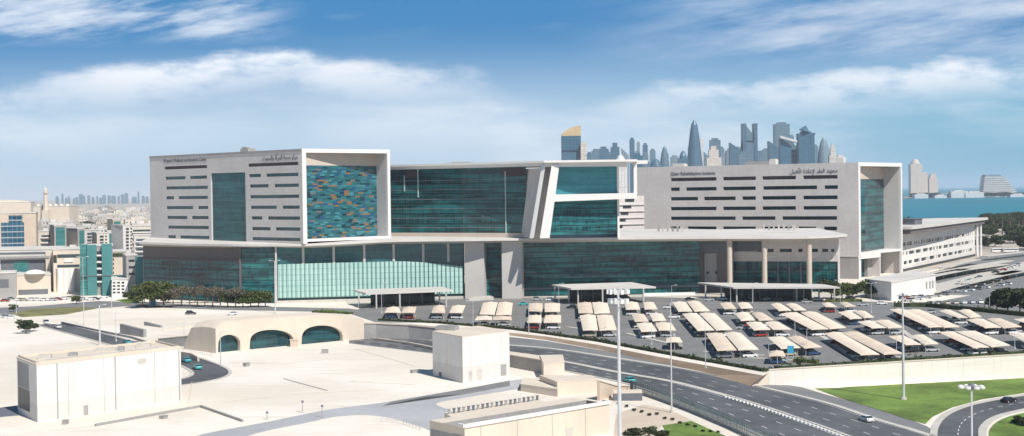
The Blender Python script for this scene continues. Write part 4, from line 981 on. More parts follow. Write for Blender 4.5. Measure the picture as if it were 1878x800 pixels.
# ---- retaining wall of the terrace
rw = thing('retaining_wall', 'long bright retaining wall between the hedge above and the green lawn', 'retaining wall', tuple(low[-4]))
pts = [Vector(p) for p in Wt]; m = MB(); cpz = MB()
for a, b in zip(pts, pts[1:]):
    L = (b-a).length; N = max(1, int(L/9))
    for i in range(N):
        p, q = a.lerp(b, i/N), a.lerp(b, (i+1)/N); g = Vector((0, -.35, 0)); za, zb_ = zl(p.x)-.4, zl(q.x)-.4
        p2 = p.lerp(q, .004)
        m.face([(p2.x, p2.y-.35, za), (q.x, q.y-.35, zb_), (q.x, q.y-.35, .75), (p2.x, p2.y-.35, .75)])
    m.face([(a.x, a.y+.35, 0), (a.x, a.y+.35, .75), (b.x, b.y+.35, .75), (b.x, b.y+.35, 0)])
    cpz.prism([(a.x, a.y-.5), (b.x, b.y-.5), (b.x, b.y+.5), (a.x, a.y+.5)], .75, 1.0)
MT['panelwall'] = curtain('panelwall', (.70, .65, .59), (.77, .72, .66), 9.0, 30, mull=(.5, .43, .36), mw=.006, rough=.8, spec=.2, rnge=(.2, .8), hm=False)
m.build('wall', 'panelwall', rw); cpz.build('coping', 'cream', rw)
a = pts[0]; b = Vector((low[-5].x, low[-5].y, 0)); MB().prism([(a.x, a.y-.35), (a.x, a.y+.3), (b.x, b.y+.3), (b.x, b.y-.3)], [-6]*4, [.7, .7, -3, -3]).build('wing_wall', 'cream', rw)
# ---- hedges: leafy, uneven
def leaf_cloud(m, c, s, n, r0=.22, r1=.5, mi=0, rg=rnd):
    for _ in range(n):
        while True:
            q = Vector((rg.uniform(-1, 1), rg.uniform(-1, 1), rg.uniform(-1, 1)))
            if .2 < q.length < 1: break
        p = Vector((c[0]+q.x*s[0], c[1]+q.y*s[1], c[2]+q.z*s[2])); r = rg.uniform(r0, r1)
        a = Vector((rg.gauss(0, 1), rg.gauss(0, 1), rg.gauss(0, 1))).normalized(); u_ = a.orthogonal().normalized(); w_ = a.cross(u_)
        m.face([p+u_*r, p+w_*r, p-u_*r, p-w_*r], mi)
def hedge(name, label, pts, w, h, mat='leaf_dark', z=0, cat='hedge', dens=7):
    m = MB(); core = MB()
    for a, b in zip(pts, pts[1:]):
        L = (b-a).length; n = int(L*dens/2.2)
        d = (b-a).normalized(); nn = Vector((-d.y, d.x, 0))
        for i in range(n):
            v = rnd.random(); q = a.lerp(b, v); hh = h*(.75+.4*math.sin(v*L*.35)*math.sin(v*L*.11+1))
            p = q+nn*rnd.uniform(-w/2, w/2)+Vector((0, 0, rnd.uniform(.1, max(.3, hh)))); r = rnd.uniform(.2, .55)
            ax = Vector((rnd.gauss(0, 1), rnd.gauss(0, 1), rnd.gauss(0, 1))).normalized(); u_ = ax.orthogonal().normalized(); w_ = ax.cross(u_)
            m.face([p+u_*r, p+w_*r, p-u_*r, p-w_*r])
        m.prism([(q.x, q.y) for q in (a-nn*w*.4, b-nn*w*.4, b+nn*w*.4, a+nn*w*.4)], z, z+h*.6)
    return tag(m.build(name, mat, origin=pts[0]), label, cat)
hedge('hedge', 'dark green hedge on top of the bright retaining wall', [p+Vector((0, 2.0, .0)) for p in (G(1425, 683), G(1650, 667.5), G(1878, 653.5), G(2200, 632))], 2.2, 2.1, dens=14)
hedge('hedge', 'thin patchy hedge along the brown slope below the shades', [G(x, y) for x, y in ((695, 588), (800, 593), (935, 604), (1100, 627), (1300, 664), (1400, 681), (1430, 681))], 1.6, 1.3, dens=9)
hedge('hedge', 'dark clipped hedge behind the far shades, right of the white block', [G(x, y) for x, y in ((1640, 563), (1700, 563), (1790, 571), (1878, 580), (1990, 590))], 3, 2.6, dens=12)
hedge('hedge', 'short bright hedge below the round trees', [G(x, y) for x, y in ((1515, 554), (1580, 553))], 3, 1.6, 'leaf', dens=12)
hedge('hedge', 'low hedge on the kerb left of the car park', [G(x, y) for x, y in ((575, 573), (645, 576))], 2.5, 1.2, 'leaf', dens=10)
hedge('hedge', 'small hedge beside the blue car park sign', [G(x, y) for x, y in ((1457, 664), (1500, 667))], 2.0, 1.6, 'leaf', dens=14)
# ---- poles
def mast(name, label, x, ybase, ytop, low, r, kind, cat='light pole', grp=None, loc=None, hgt=None):
    if loc is None: P = GL(x, ybase) if low else G(x, ybase, 0); h = AT(x, ytop, P.y).z - P.z
    else: P = Vector(loc); h = hgt
    t = thing(name, label, cat, tuple(P), grp)
    MB().cone(P, P+Vector((0, 0, h)), r, r*.45, 10).build('pole', 'steel', t)
    MB().cone(P, P+Vector((0, 0, .6)), r*2.2, r*1.8, 10).build('base', 'kerb', t)
    T = P+Vector((0, 0, h))
    if kind == 'mast':
        for dz, rr, n in ((0, 1.65, 10), (-1.7, 1.5, 10)):
            ring = MB()
            for i in range(16):
                a0, a1 = 2*math.pi*i/16, 2*math.pi*(i+1)/16; ring.bar(T+Vector((rr*math.cos(a0), rr*math.sin(a0), dz)), T+Vector((rr*math.cos(a1), rr*math.sin(a1), dz)), .1)
            for i in range(4): a0 = math.pi*i/2; ring.bar(T+Vector((0, 0, dz)), T+Vector((rr*math.cos(a0), rr*math.sin(a0), dz)), .08)
            ring_o = ring.build('lamp_ring', 'steel', t)
            for i in range(n):
                a0 = 2*math.pi*i/n; c = T+Vector((rr*math.cos(a0)*1.08, rr*math.sin(a0)*1.08, dz-.35)); MB().box((c.x, c.y, c.z-.25), (.6, .55, .8), rz=a0).build('floodlight', 'lamp', ring_o)
    elif kind == 'crown':
        for i in range(8):
            a0 = 2*math.pi*i/8+.2; e = T+Vector((1.25*math.cos(a0), 1.25*math.sin(a0), -.1)); ao = MB().bar(T, e, .08).build('arm', 'steel', t)
            m = MB(); m.lathe((e.x, e.y, e.z-.2), [(.05, -.05), (.3, 0), (.34, .16), (.16, .3)], 10); m.build('lamp_head', 'lamp', ao)
        MB().lathe((T.x, T.y, T.z-.5), [(.3, 0), (.45, .4), (.2, .8)], 10).build('hub', 'slate', t)
    else:
        for s in ((-1, 1) if kind == 'twin' else (1,)):
            ao = MB().bar(T, T+Vector((s*1.6, 0, .25)), .1).build('arm', 'steel', t); MB().box((T.x+s*1.9, T.y, T.z+.18), (.9, .35, .16)).build('lamp_head', 'lamp', ao)
    return t
mast('floodlight_mast', 'tallest white floodlight mast with two rings of lamps, centre right foreground', 0, 0, 0, True, .46, 'mast', 'floodlight mast', loc=(AT(1134, 560, 268).x, 268, zl(19)), hgt=AT(1134, 533, 268).z-zl(19))
mast('lamp_mast', 'tall mast crowned by a ring of white globes above the loop road', 0, 0, 0, True, .2, 'crown', 'lamp mast', loc=(AT(1782, 750, 172).x, 172, zl(53)), hgt=AT(1782, 707, 172).z-zl(53))
mast('lamp_mast', 'tall slender mast standing on the lawn before the retaining wall', 1657, 733, 540, True, .42, 'crown', 'lamp mast')
mast('light_pole', 'tall thin pole at the near edge of the main road', 1232, 757, 556, True, .2, 'single')
PL = [(868, 610, 553, 'before the second shade column'), (1294, 675, 590, 'on the slope below the seventh shade column'), (1458, 616, 583, 'between columns eight and nine'), (1707, 617, 598, 'right of the tenth column'), (1598, 574, 520, 'in front of the round trees'), (1815, 572, 534, 'beside the dark tree at right'), (1861, 640, 608, 'at the right edge on the hedge'), (1025, 560, 521, 'left of the middle canopy'), (1480, 650, 604, 'near the blue sign'), (1644, 648, 610, 'at the end of the long ninth column'), (970, 612, 560, 'beside the fourth column on the slope'), (1110, 618, 585, 'below the fifth column'), (1541, 560, 515, 'left of the round trees'), (1340, 556, 522, 'at the right canopy, left post'), (1232, 560, 524, 'at the left of the seventh column far end'), (1380, 556, 520, 'behind the eighth column'), (505, 575, 479, 'white, before the corner of the green screen'), (700, 575, 520, 'left of the first shade column'), (1195, 632, 600, 'beside the single small shade'), (1410, 665, 632, 'by the little pyramid shade')]
for x, yb, yt, l in PL: mast('light_pole', 'slim light pole %s' % l, x, yb, yt, False, .13 if x != 505 else .3, 'twin' if x in (868, 505, 1598, 1541) else 'single', grp='light poles of the car park')
for x, yb, yt, l in ((154, 596, 472, 'left of the teal towers, tallest of the left group'), (183.5, 633, 560, 'by the sunken road, white'), (213, 626, 575, 'right of the sunken road'), (205, 566, 520, 'on the verge by the street'), (30, 575, 500, 'at the far left street'), (338, 622, 590, 'beyond the grey ramp wall'), (405, 672, 610, 'beside the metro arches')):
    mast('light_pole', 'slim street pole %s' % l, x, yb, yt, yb > 590, .16 if x != 183.5 else .35, 'twin' if x < 160 else 'single', grp='street poles on the left')
for x, yb, yt, l in ((555, 757, 737, 'first'), (591, 766, 745, 'second'), (490, 770, 757, 'third, shortest')):
    P = GL(x, yb); h = AT(x, yt, P.y).z-P.z; t = thing('bollard_lamp', 'short post with small head on the plaza, %s beside the service road' % l, 'lamp post', tuple(P), 'short posts on the plaza')
    MB().cone(P, P+Vector((0, 0, h)), .09, .07, 8).build('post', 'greyconc', t); MB().box((P.x, P.y, P.z+h-.15), (.5, .4, .4)).build('head', 'slate', t)
# signs
P = G(277, 562); t = thing('totem_sign', 'blue and white totem sign in front of the tree row', 'sign', tuple(P))
MB().box((P.x, P.y, 0), (1.6, .6, 9.2)).build('panel', 'white', t); MB().box((P.x+1.1, P.y-.1, .5), (2.2, .5, 4.6)).build('blue_panel', 'sign_blue', t)
P = G(1450, 662); t = thing('parking_sign', 'blue parking sign on a post beside the little pyramid shade', 'sign', tuple(P))
m = MB(); m.box((P.x-.8, P.y, 0), (.12, .12, 4.3)); m.box((P.x+.8, P.y, 0), (.12, .12, 4.3)); m.build('posts', 'steel', t); MB().box((P.x, P.y-.1, 2.2), (1.9, .15, 2.2)).build('panel', 'sign_blue', t)
# ---- glass-grey fence along the near road edge
fpts = [(1160, 716), (1200, 728), (1250, 746), (1300, 766), (1360, 793), (1440, 832)]
ft = thing('road_fence', 'grey-teal mesh fence on a low wall along the near road edge', 'fence', tuple(GL(1160, 716)))
W_ = [GL(x-4, y+2) for x, y in spline(fpts, 5)]; wm = MB(); pm = MB()
for a, b in zip(W_, W_[1:]):
    wm.prism([(a.x-.15, a.y-.15), (b.x-.15, b.y-.15), (b.x+.15, b.y+.15), (a.x+.15, a.y+.15)], [a.z-.2, b.z-.2, b.z-.2, a.z-.2], [a.z+.6, b.z+.6, b.z+.6, a.z+.6])
    for k in range(5): q = a.lerp(b, k/5); pm.box((q.x, q.y, q.z+.55), (.14, .14, 2.4))
    for z in (.9, 1.5, 2.1, 2.8): pm.bar(a+Vector((0, 0, z)), b+Vector((0, 0, z)), .07)
    n_ = int((b-a).length/.35)
    for k in range(n_): q = a.lerp(b, k/n_); pm.bar(q+Vector((0, 0, .6)), q+Vector((0, 0, 2.85)), .05)
MT['fencemetal'] = plain('fencemetal', (.13, .17, .175), .5, .1, .5)
wm.build('fence_wall', 'greyconc', ft); pm.build('fence_rails', 'fencemetal', ft)
# ================================================================== FOREGROUND BUILDINGS
# ---- metro station with big arched windows
GM = [GL(395, 648), GL(430, 646), GL(540, 636), GL(640, 627), GL(690, 622)]
ms = thing('metro_station', 'sand coloured station hall with two big arched windows and a curved roof', 'station', tuple(GL(540, 636)))
A = GL(396, 648); B = GL(668, 622); A2, B2 = (A.x, A.y), (B.x, B.y); LM = math.dist(A2, B2); zb0 = -1.0
def mz(x, y): return hitwall(x, y, A2, B2)
# top line of the facade
topc = [(396, 603), (406, 594), (420, 590), (470, 586), (540, 581), (600, 578), (640, 580), (668, 586)]
TOPS = [mz(*p) for p in topc]
def interp(s, C):
    for (a, b), (c, d) in zip(C, C[1:]):
        if s <= c: return b+(d-b)*(s-a)/(c-a)
    return C[-1][1]
def arch(x0, x1, xp, yb, yt, yside0, yside1):
    """list of (s, z) along the opening head from left to right"""
    pts = []
    for i in range(17):
        t = i/16; th = math.pi*(1-t); cx = (x0+x1)/2; rx = (x1-x0)/2
        x = cx+rx*math.cos(th)*1.0; hgt = abs(math.sin(th))**.55
        ys = yside0+(yside1-yside0)*t; y = ys - (ys-yt-(0 if i else 0))*hgt
        pts.append(mz(x, y))
    return pts
arches = [arch(400, 441, 425, 645, 614, 641, 638), arch(458, 539, 500, 638, 605, 636, 634), arch(553, 629, 590, 630, 597, 630, 626)]
w = MB()
def fpt(s, z, k=0): p = along(A2, B2, s, k); return (p.x, p.y, z)
brk = sorted({0, LM, *[s for s, z in TOPS if 0 < s < LM], *[s for a in arches for s, z in a]})
def headz(s):
    for a in arches:
        if a[0][0]-1e-6 <= s <= a[-1][0]+1e-6: return interp(s, a)
    return None
for s0, s1 in zip(brk, brk[1:]):
    sm = (s0+s1)/2; t0, t1 = interp(s0, TOPS), interp(s1, TOPS)
    if headz(sm) is not None: b0, b1 = headz(s0) or zb0, headz(s1) or zb0
    else: b0 = b1 = zb0-2
    w.face([fpt(s0, b0), fpt(s1, b1), fpt(s1, t1), fpt(s0, t0)])
    # bevelled lip
    w.face([fpt(s0, t0), fpt(s1, t1), fpt(s1, t1+.3, -2.2), fpt(s0, t0+.3, -2.2)])
for a in arches:
    for (s0, z0), (s1, z1) in zip(a, a[1:]): w.face([fpt(s0, z0), fpt(s1, z1), fpt(s1, z1, -1.6), fpt(s0, z0, -1.6)])
    for s, z in (a[0], a[-1]): w.face([fpt(s, zb0-2), fpt(s, z), fpt(s, z, -1.6), fpt(s, zb0-2, -1.6)])
w.build('facade', 'cream', ms)
MT['station_glass'] = curtain('station_glass', (.004, .02, .028), (.025, .10, .115), 2.0, 2.2, mull=(.02, .05, .06), mw=.07, mh=.06, rnge=(.3, .7))
for a in arches:
    m = MB(); m.face([fpt(a[0][0], zb0-2, -1.6)]+[fpt(a[-1][0], zb0-2, -1.6)]+[fpt(s, z, -1.6) for s, z in a[::-1]]); m.build('arched_window', 'station_glass', ms)
r = MB()
for s0, s1 in zip(brk, brk[1:]):
    t0, t1 = interp(s0, TOPS)+.3, interp(s1, TOPS)+.3
    for k0, k1, d0, d1 in ((-2.2, -8, 0, 0), (-8, -15, 0, -.8), (-15, -20, -.8, -7)): r.face([fpt(s0, t0+d0, k0), fpt(s1, t1+d0, k0), fpt(s1, t1+d1, k1), fpt(s0, t0+d1, k1)])
for s_ in (0, LM):
    t0 = interp(s_, TOPS); r.face([fpt(s_, -2, 0), fpt(s_, t0, 0), fpt(s_, t0+.3, -2.2), fpt(s_, t0+.3, -8), fpt(s_, t0-.5, -15), fpt(s_, t0-6.7, -20), fpt(s_, -2, -20)])
r.build('roof', 'cream', ms)
m = MB(); p = along(A2, B2, mz(533, 630)[0], 2); m.box((p.x, p.y, -.8), (2.6, 2, 2.6), rz=.2); m.box((p.x, p.y, 1.8), (2.9, 2.3, .3), rz=.2); m.build('porch', 'beige', ms)
# curved grey retaining wall right of the station
def rwall(name, label, pts, tops, mat, low=True, th=.8, cap=.5, capmat='cream', cat='retaining wall'):
    P = [GL(*p) if low else G(*p, 0) for p in pts]; t = thing(name, label, cat, tuple(P[0])); m = MB(); c = MB()
    Z = [AT(p[0], y, q.y).z for p, y, q in zip(pts, tops, P)]
    for a, b, za, zb_ in zip(P, P[1:], Z, Z[1:]):
        d = (b-a).normalized(); nn = Vector((-d.y, d.x, 0))*th
        m.prism([(q.x, q.y) for q in (a, b, b+nn, a+nn)], [a.z-.5, b.z-.5, b.z-.5, a.z-.5], [za, zb_, zb_, za])
        if cap: c.prism([(q.x, q.y) for q in (a-nn*.3, b-nn*.3, b+nn*1.3, a+nn*1.3)], [za, zb_, zb_, za], [za+cap, zb_+cap, zb_+cap, za+cap])
    m.build('wall', mat, t)
    if cap: c.build('coping', capmat, t)
    return t
rwall('retaining_wall', 'curved grey concrete retaining wall right of the station arches', [(645, 621), (655, 622), (690, 621), (750, 622), (800, 625), (870, 629)], [592, 593, 594, 597, 602, 607], 'greyconc')
rwall('parapet', 'low grey parapet beside the sunken strip left of the tall white box', [(690, 624), (750, 633), (795, 642), (860, 652)], [621, 629, 638, 648], 'cream', th=.5, cap=.2)
rwall('ramp_wall', 'grey sloping ramp wall standing on the sand left of the station', [(220, 612), (263, 619)], [594, 605], 'greyconc', th=1.2, cap=0)
rwall('ramp_wall', 'small grey slab wall right behind the sloping ramp wall', [(264, 597), (295, 601)], [590, 598], 'greyconc', th=1, cap=0)
rwall('boundary_wall', 'low pale wall along the far side of the sunken left road', [(112, 594), (170, 607), (240, 621), (300, 640), (330, 648)], [590, 603, 617, 636, 645], 'greyconc', th=.6, cap=0)
rwall('boundary_wall', 'brown-faced curb wall at the bend by the teal taxis', [(331, 655), (350, 658), (362, 663)], [645, 648, 655], 'beige', th=.6, cap=0)
rwall('screen_wall', 'long pale grey screen left of the station arches', [(290, 632), (340, 636), (385, 640)], [622, 617, 612], 'greyconc', th=.4, cap=.2)
rwall('boundary_wall', 'white low wall on the sand in front of the station roof', [(300, 606), (360, 600), (420, 597)], [604, 597, 594], 'cream', th=.5, cap=0)
# ---- big white block
wb, A, B, C, D, z1 = pxbox('white_block', 'big plain white block building at lower left with vertical joints', 'building', (69, 775), (333, 735), (33, 757), 671, 'panelwhite')
for t_ in (.13, .52, .985):
    p = along(A, B, (B-A).length*t_, .06); slab(A, B, (B-A).length*t_-.14, (B-A).length*t_+.14, zl(A.x)-.4, z1, -.2, .08).build('joint', 'greyconc', wb)
m = MB(); c = (A+D)/2; q = [A, B, D, C]; m.prism([(p.x+(p.x-c.x)*.006, p.y+(p.y-c.y)*.006) for p in q], z1, z1+.35); m.build('roof_slab', 'cream', wb)
m = MB()
for a, b in zip(q, q[1:]+q[:1]):
    d = (b-a).normalized(); nn = Vector((-d.y, d.x, 0)); a_, b_ = a+(c-a)*.005, b+(c-b)*.005
    m.prism([(v.x, v.y) for v in (a_+nn*.2, b_+nn*.2, b_+nn*.6, a_+nn*.6)], z1+.35, z1+.8)
m.build('parapet', 'cream', wb)
slab(C, A, 1.0, (A-C).length*.62, 1.2, 6.0, -.1, .08).build('opening', 'darkvoid', wb)
slab(C, A, .8, (A-C).length*.6, 6.2, 12.0, -.1, .06).build('grey_panel', 'greyconc', wb)
# ---- tall white box
tb_, A, B, C, D, z1 = pxbox('plant_box', 'tall white plant box with a grey shaded side in the centre of the plaza', 'building', (849, 703), (935, 690), (794, 689), 619, 'panelwhite')
c = (A+D)/2; q = [A, B, D, C]
MB().prism([(p.x+(c.x-p.x)*.0-(0), p.y) for p in q], z1, z1+.25).build('roof_slab', 'cream', tb_)
m = MB(); m.box((C.x+4, C.y+3, z1+.25), (6, 3, 1.1), rz=-.4); m.box((C.x+4, C.y+3, z1+1.35), (5, 2.4, .2), rz=-.4); m.build('roof_hatch', 'greyconc', tb_)
LL = (B-A).length
for s, w_ in ((.12, .7), (.3, .9)): slab(A, B, LL*s, LL*s+w_*2, zl(A.x)+.2, zl(A.x)+3.0, 0, .08).build('louvre_door', 'kerb', tb_)
slab(A, B, LL*.8, LL*.92, zl(A.x)+.3, zl(A.x)+3.4, 0, .08).build('louvre_door', 'greyconc', tb_)
slab(C, A, 4, 5.5, zl(C.x)+.2, zl(C.x)+1.4, 0, .1).build('vent', 'slate', tb_)
# ---- station building lower right (roof seen from above)
ZR = 5.0
A = G(852, 785, ZR); B = G(1117, 741, ZR); C = G(788, 771, ZR); D = B+C-A
sb = thing('service_building', 'sand coloured low building with a recessed roof trench at the lower middle', 'building', (A.x, A.y, zl(A.x)))
u1 = (B-A); u2 = (C-A)
def Q(a, b, z): p = A+u1*a+u2*b; return (p.x, p.y, z)
m = MB(); zb0 = -6
for a, b in (((0, 0), (1, 0)), ((1, 0), (1, 1)), ((1, 1), (0, 1)), ((0, 1), (0, 0))): m.face([Q(*a, zb0), Q(*b, zb0), Q(*b, ZR), Q(*a, ZR)])
m.build('walls', 'cream', sb)
m = MB(); # roof with trench between b=.22 and .62
def strp(b0, b1, z): m.face([Q(0, b0, z), Q(1, b0, z), Q(1, b1, z), Q(0, b1, z)])
strp(0, .18, ZR); strp(.62, 1, ZR); m.build('roof', 'cream', sb)
m = MB(); m.face([Q(0, .18, ZR-2.2), Q(1, .18, ZR-2.2), Q(1, .62, ZR-2.2), Q(0, .62, ZR-2.2)]); m.face([Q(0, .62, ZR-2.2), Q(1, .62, ZR-2.2), Q(1, .62, ZR), Q(0, .62, ZR)]); m.face([Q(1, .18, ZR-2.2), Q(0, .18, ZR-2.2), Q(0, .18, ZR), Q(1, .18, ZR)]); m.face([Q(1, .18, ZR-2.2), Q(1, .62, ZR-2.2), Q(1, .62, ZR), Q(1, .18, ZR)]); m.build('roof_trench', 'greyconc', sb)
m = MB()
for (a0, b0), (a1, b1) in (((0, 0), (1, 0)), ((0, 0), (0, .16)), ((1, 0), (1, .16))):
    p, q_ = Vector(Q(a0, b0, 0)), Vector(Q(a1, b1, 0)); d = (q_-p).normalized(); nn = Vector((-d.y, d.x, 0))*.25
    m.prism([(v.x, v.y) for v in (p-nn, q_-nn, q_+nn, p+nn)], ZR+.002, ZR+.7)
m.build('parapet', 'white', sb)
for i in range(4):
    a = Q(.04+.07*i, .0, 0); slab(A, B, u1.length*(.1+.24*i), u1.length*(.1+.24*i)+.12, zb0, ZR, 0, .05).build('joint', 'greyconc', sb)
slab(C, A, .5, u2.length-.5, -1, 3.4, 0, .1).build('shade_panel', 'greyconc', sb)  # grey sheet paints the shade of the left end onto the wall
slab(A, B, u1.length*.68, u1.length*.73, -4, 1.5, 0, .1).build('door', 'kerb', sb)
# beige ledge with the vents behind
P1, P2, P3, P4 = G(815, 757, 2.5), G(985, 731, 2.5), G(1000, 738, 2.5), G(830, 766, 2.5)
lt = thing('vent_plinth', 'low sand plinth carrying a row of dark vents', 'plinth', (P1.x, P1.y, 0)); MB().prism([(p.x, p.y) for p in (P4, P3, P2, P1)], -3, 2.5).build('plinth', 'cream', lt)
for i in range(20):
    p = P1.lerp(P2, .02+i*.05).lerp(P4.lerp(P3, .02+i*.05), .35)
    o = None
    m = MB(); m.box((p.x, p.y, 2.5), (.45, .35, .9), rz=.3); m.box((p.x, p.y, 3.4), (.65, .5, .2), rz=.3)
    tag(m.build('vent', 'slate' if i % 3 else 'greyconc', origin=(p.x, p.y, 2.5)), 'small dark vent standing in the row on the sand plinth', 'vent', 'vents on the sand plinth')
# stepped sand walls between plaza and road
def pxblock(name, label, base, top, z0, mat, cat='wall block'):
    Pp = [G(x, y, top) for x, y in base]; t = thing(name, label, cat, (Pp[0].x, Pp[0].y, z0)); MB().prism([(p.x, p.y) for p in Pp], z0, top).build('block', mat, t)
    c = sum(Pp, Vector())/len(Pp); MB().prism([(p.x+(p.x-c.x)*.01, p.y+(p.y-c.y)*.01) for p in Pp], top, top+.25).build('coping', 'cream', t); return t
pxblock('portal_block', 'sand coloured square block at the road edge right of the tall white box', [(997, 668), (1035, 664), (1032, 652), (990, 653)], 3.0, -6, 'cream')
pxblock('trench_wall', 'long low wall with white top behind the tall white box', [(935, 652), (997, 662), (1000, 655), (935, 646)], 2.6, -2.5, 'greyconc')
pxblock('ramp_block', 'bright sand ramp block with a dark right side near the tall mast', [(1022, 702), (1096, 697), (1085, 690), (990, 690)], 2.2, -7, 'cream')
pxblock('ramp_block', 'low sand ledge in front of the bright ramp block', [(955, 706), (1022, 715), (1030, 700), (960, 694)], .8, -5, 'cream')
pxblock('underpass_portal', 'dark underpass portal with a white cap by the tall mast', [(1125, 722), (1178, 721), (1176, 716), (1124, 717)], .6, -6, 'slate')
rwall('ramp_wall', 'beige sloping ramp wall between bright ramp block and underpass', [(1100, 735), (1130, 726), (1160, 714)], [699, 708, 709], 'beige', th=.7, cap=.2)
# rubble and planting at the foot of the fence
sheet('gravel_patch', [(1130, 760), (1180, 742), (1230, 752), (1290, 782), (1262, 775), (1215, 780), (1200, 800), (1125, 800)], 'beige', True, .014)

# left edge: shrub line, dark pit and railings round the station approach
def railing(label, pts, h=1.2, step=1.6):
    W_ = [GL(*p) for p in pts]; t = thing('railing', label, 'railing', tuple(W_[0])); m = MB(); r = MB()
    for a, b in zip(W_, W_[1:]):
        L = (b-a).length; n = max(1, int(L/step))
        for k in range(n): q = a.lerp(b, k/n); m.box((q.x, q.y, q.z), (.09, .09, h))
        for z in (h*.5, h): r.bar(a+Vector((0, 0, z)), b+Vector((0, 0, z)), .07)
    m.build('posts', 'steel', t); r.build('rails', 'steel', t)
railing('thin steel railing along the sunken road kerb below the pale screen', [(296, 634), (340, 645), (392, 655)])
railing('thin steel railing on top of the pale screen left of the station', [(290, 627), (340, 631), (388, 634)], 2.4)
railing('thin steel railing around the plaza corner by the service road', [(700, 772), (740, 778), (775, 790)])
m = MB(); a = [GL(-30, 752), GL(30, 744), GL(36, 762), GL(-30, 768)]; m.prism([(p.x, p.y) for p in a], -1.2, -.27); tag(m.build('pit_shade', 'slate', origin=a[0]), 'dark slab painting the shade of a pit left of the big white block', 'slab')  # slate colour stands in for the darkness of a pit
P = GL(556, 700)
for i, (x, y, w_, l_, h_) in enumerate(((596, 648, 2, 1.2, 1.2), (1005, 690, 2.4, 1.4, 1.0), (760, 684, 2.0, 1.0, .8), (452, 672, 1.6, 1.2, 1.0), (300, 768, 1.8, 1.2, .7), (120, 778, 1.6, 1.0, .9))):
    P = GL(x, y); m = MB(); m.box((P.x, P.y, P.z-.05), (w_, l_, h_), rz=.3*i); m.box((P.x, P.y, P.z-.05+h_), (w_*1.1, l_*1.1, .12), rz=.3*i)
    tag(m.build('service_box', 'greyconc', origin=P), 'small grey service box on the plaza, %s' % ['by the right foot of the station', 'by the sand ramp block', 'in the shade left of the tall white box', 'below the left arch', 'beside the grey kerb line', 'in front of the big white block'][i], 'service box')
for i, pts in enumerate(([(420, 665), (520, 668), (640, 655)], [(650, 640), (760, 672)], [(430, 735), (560, 722), (700, 716)], [(90, 790), (175, 782)], [(640, 700), (760, 706)], [(345, 742), (352, 700)], [(960, 740), (1000, 728)])):
    strip('paving_joint', pts, .18, 'beige', .012, .04)

# roof plant and wall fittings of the big white block
A, B, C = GL(69, 775), GL(333, 735), GL(33, 757); zt_w = AT(69, 671, A.y).z; u1 = B-A; u2 = C-A; L1 = u1.length
for i, (a, b, w_, d_, h_) in enumerate(((.12, .5, 3, 2, .9), (.3, .45, 2, 2, .7), (.55, .6, 5, 2, .6), (.62, .35, 1.6, 1.6, 1.1), (.82, .55, 3.5, 2.2, .8))):
    p = A+u1*a+u2*b; m = MB(); m.box((p.x, p.y, zt_w+.35), (w_, d_, h_), rz=.15); m.box((p.x, p.y, zt_w+.35+h_), (w_*.8, d_*.8, .15), rz=.15); m.build('roof_vent', 'greyconc' if i % 2 else 'kerb', wb)
m = MB(); p, q = A+u1*.1+u2*.3, A+u1*.9+u2*.3; m.bar((p.x, p.y, zt_w+.55), (q.x, q.y, zt_w+.55), .18); m.build('roof_pipe', 'steel', wb)
slab(A, B, L1*.30, L1*.33, zl(A.x), zl(A.x)+2.3, 0, .06).build('door', 'greyconc', wb)
slab(A, B, L1*.68, L1*.74, zt_w-2.4, zt_w-1.2, 0, .06).build('vent_panel', 'kerb', wb)
for s_ in (.2, .44, .8): slab(A, B, L1*s_, L1*s_+.12, zl(A.x), zt_w, 0, .12).build('downpipe', 'kerb', wb)
# ================================================================== TREES
def make_tree(h, w, mat, seed, n=900, trunk=.35, dry=False, lr=(.22, .5)):
    rg = random.Random(seed); t = thing('tree', 'x', 'tree', (0, 0, 0)); tr = MB()
    th = h*trunk; base = Vector((0, 0, 0)); top = Vector((rg.uniform(-.2, .2), rg.uniform(-.2, .2), th)); tr.cone(base, top, h*.035, h*.022, 7)
    crown = MB(); cl = []
    for i in range(9):
        a = 2*math.pi*i/9+rg.random(); r = w*.5*rg.uniform(.35, .8); z = th+(h-th)*rg.uniform(.15, .8); e = Vector((math.cos(a)*r, math.sin(a)*r, z)); tr.cone(top, e, h*.014, h*.005, 5); cl.append(e)
    cl.append(Vector((0, 0, h*.82)))
    for e in cl: s = rg.uniform(.16, .28)*w; leaf_cloud(crown, e, (s*1.15, s*1.15, s*.75), n//10, lr[0], lr[1], 0, rg)
    tr.build('trunk', 'bark', t); crown.build('crown', mat, t); return t
protos = {}
def tree(kind, x, y, hpx, label, low=False, group=None, wf=1.0, loc=None, hh=None):
    if loc is None: P = GL(x, y) if low else G(x, y, 0); h = hpx*P.y/F
    else: P = Vector(loc); h = hh
    if kind not in protos:
        mat, sd_, trk, ww, lr = {'green': ('leaf', 1, .3, 1.0, (.2, .45)), 'dark': ('leaf_dark', 2, .25, 1.1, (.25, .5)), 'dry': ('leaf_dry', 3, .55, .95, (.12, .3)), 'green2': ('leaf', 5, .35, .85, (.2, .42)), 'dark2': ('leaf_dark', 6, .2, 1.0, (.3, .6))}[kind]
        protos[kind] = make_tree(8, 8*ww, mat, sd_, 1300, trk, lr=lr); o = protos[kind]
        o['label'] = label; o.location = P; o.scale = (h/8*wf, h/8*wf, h/8)
        if group: o['group'] = group
        return o
    return copy_tree(protos[kind], P, rnd.uniform(0, 6), label, group, (h/8*wf, h/8*wf, h/8))
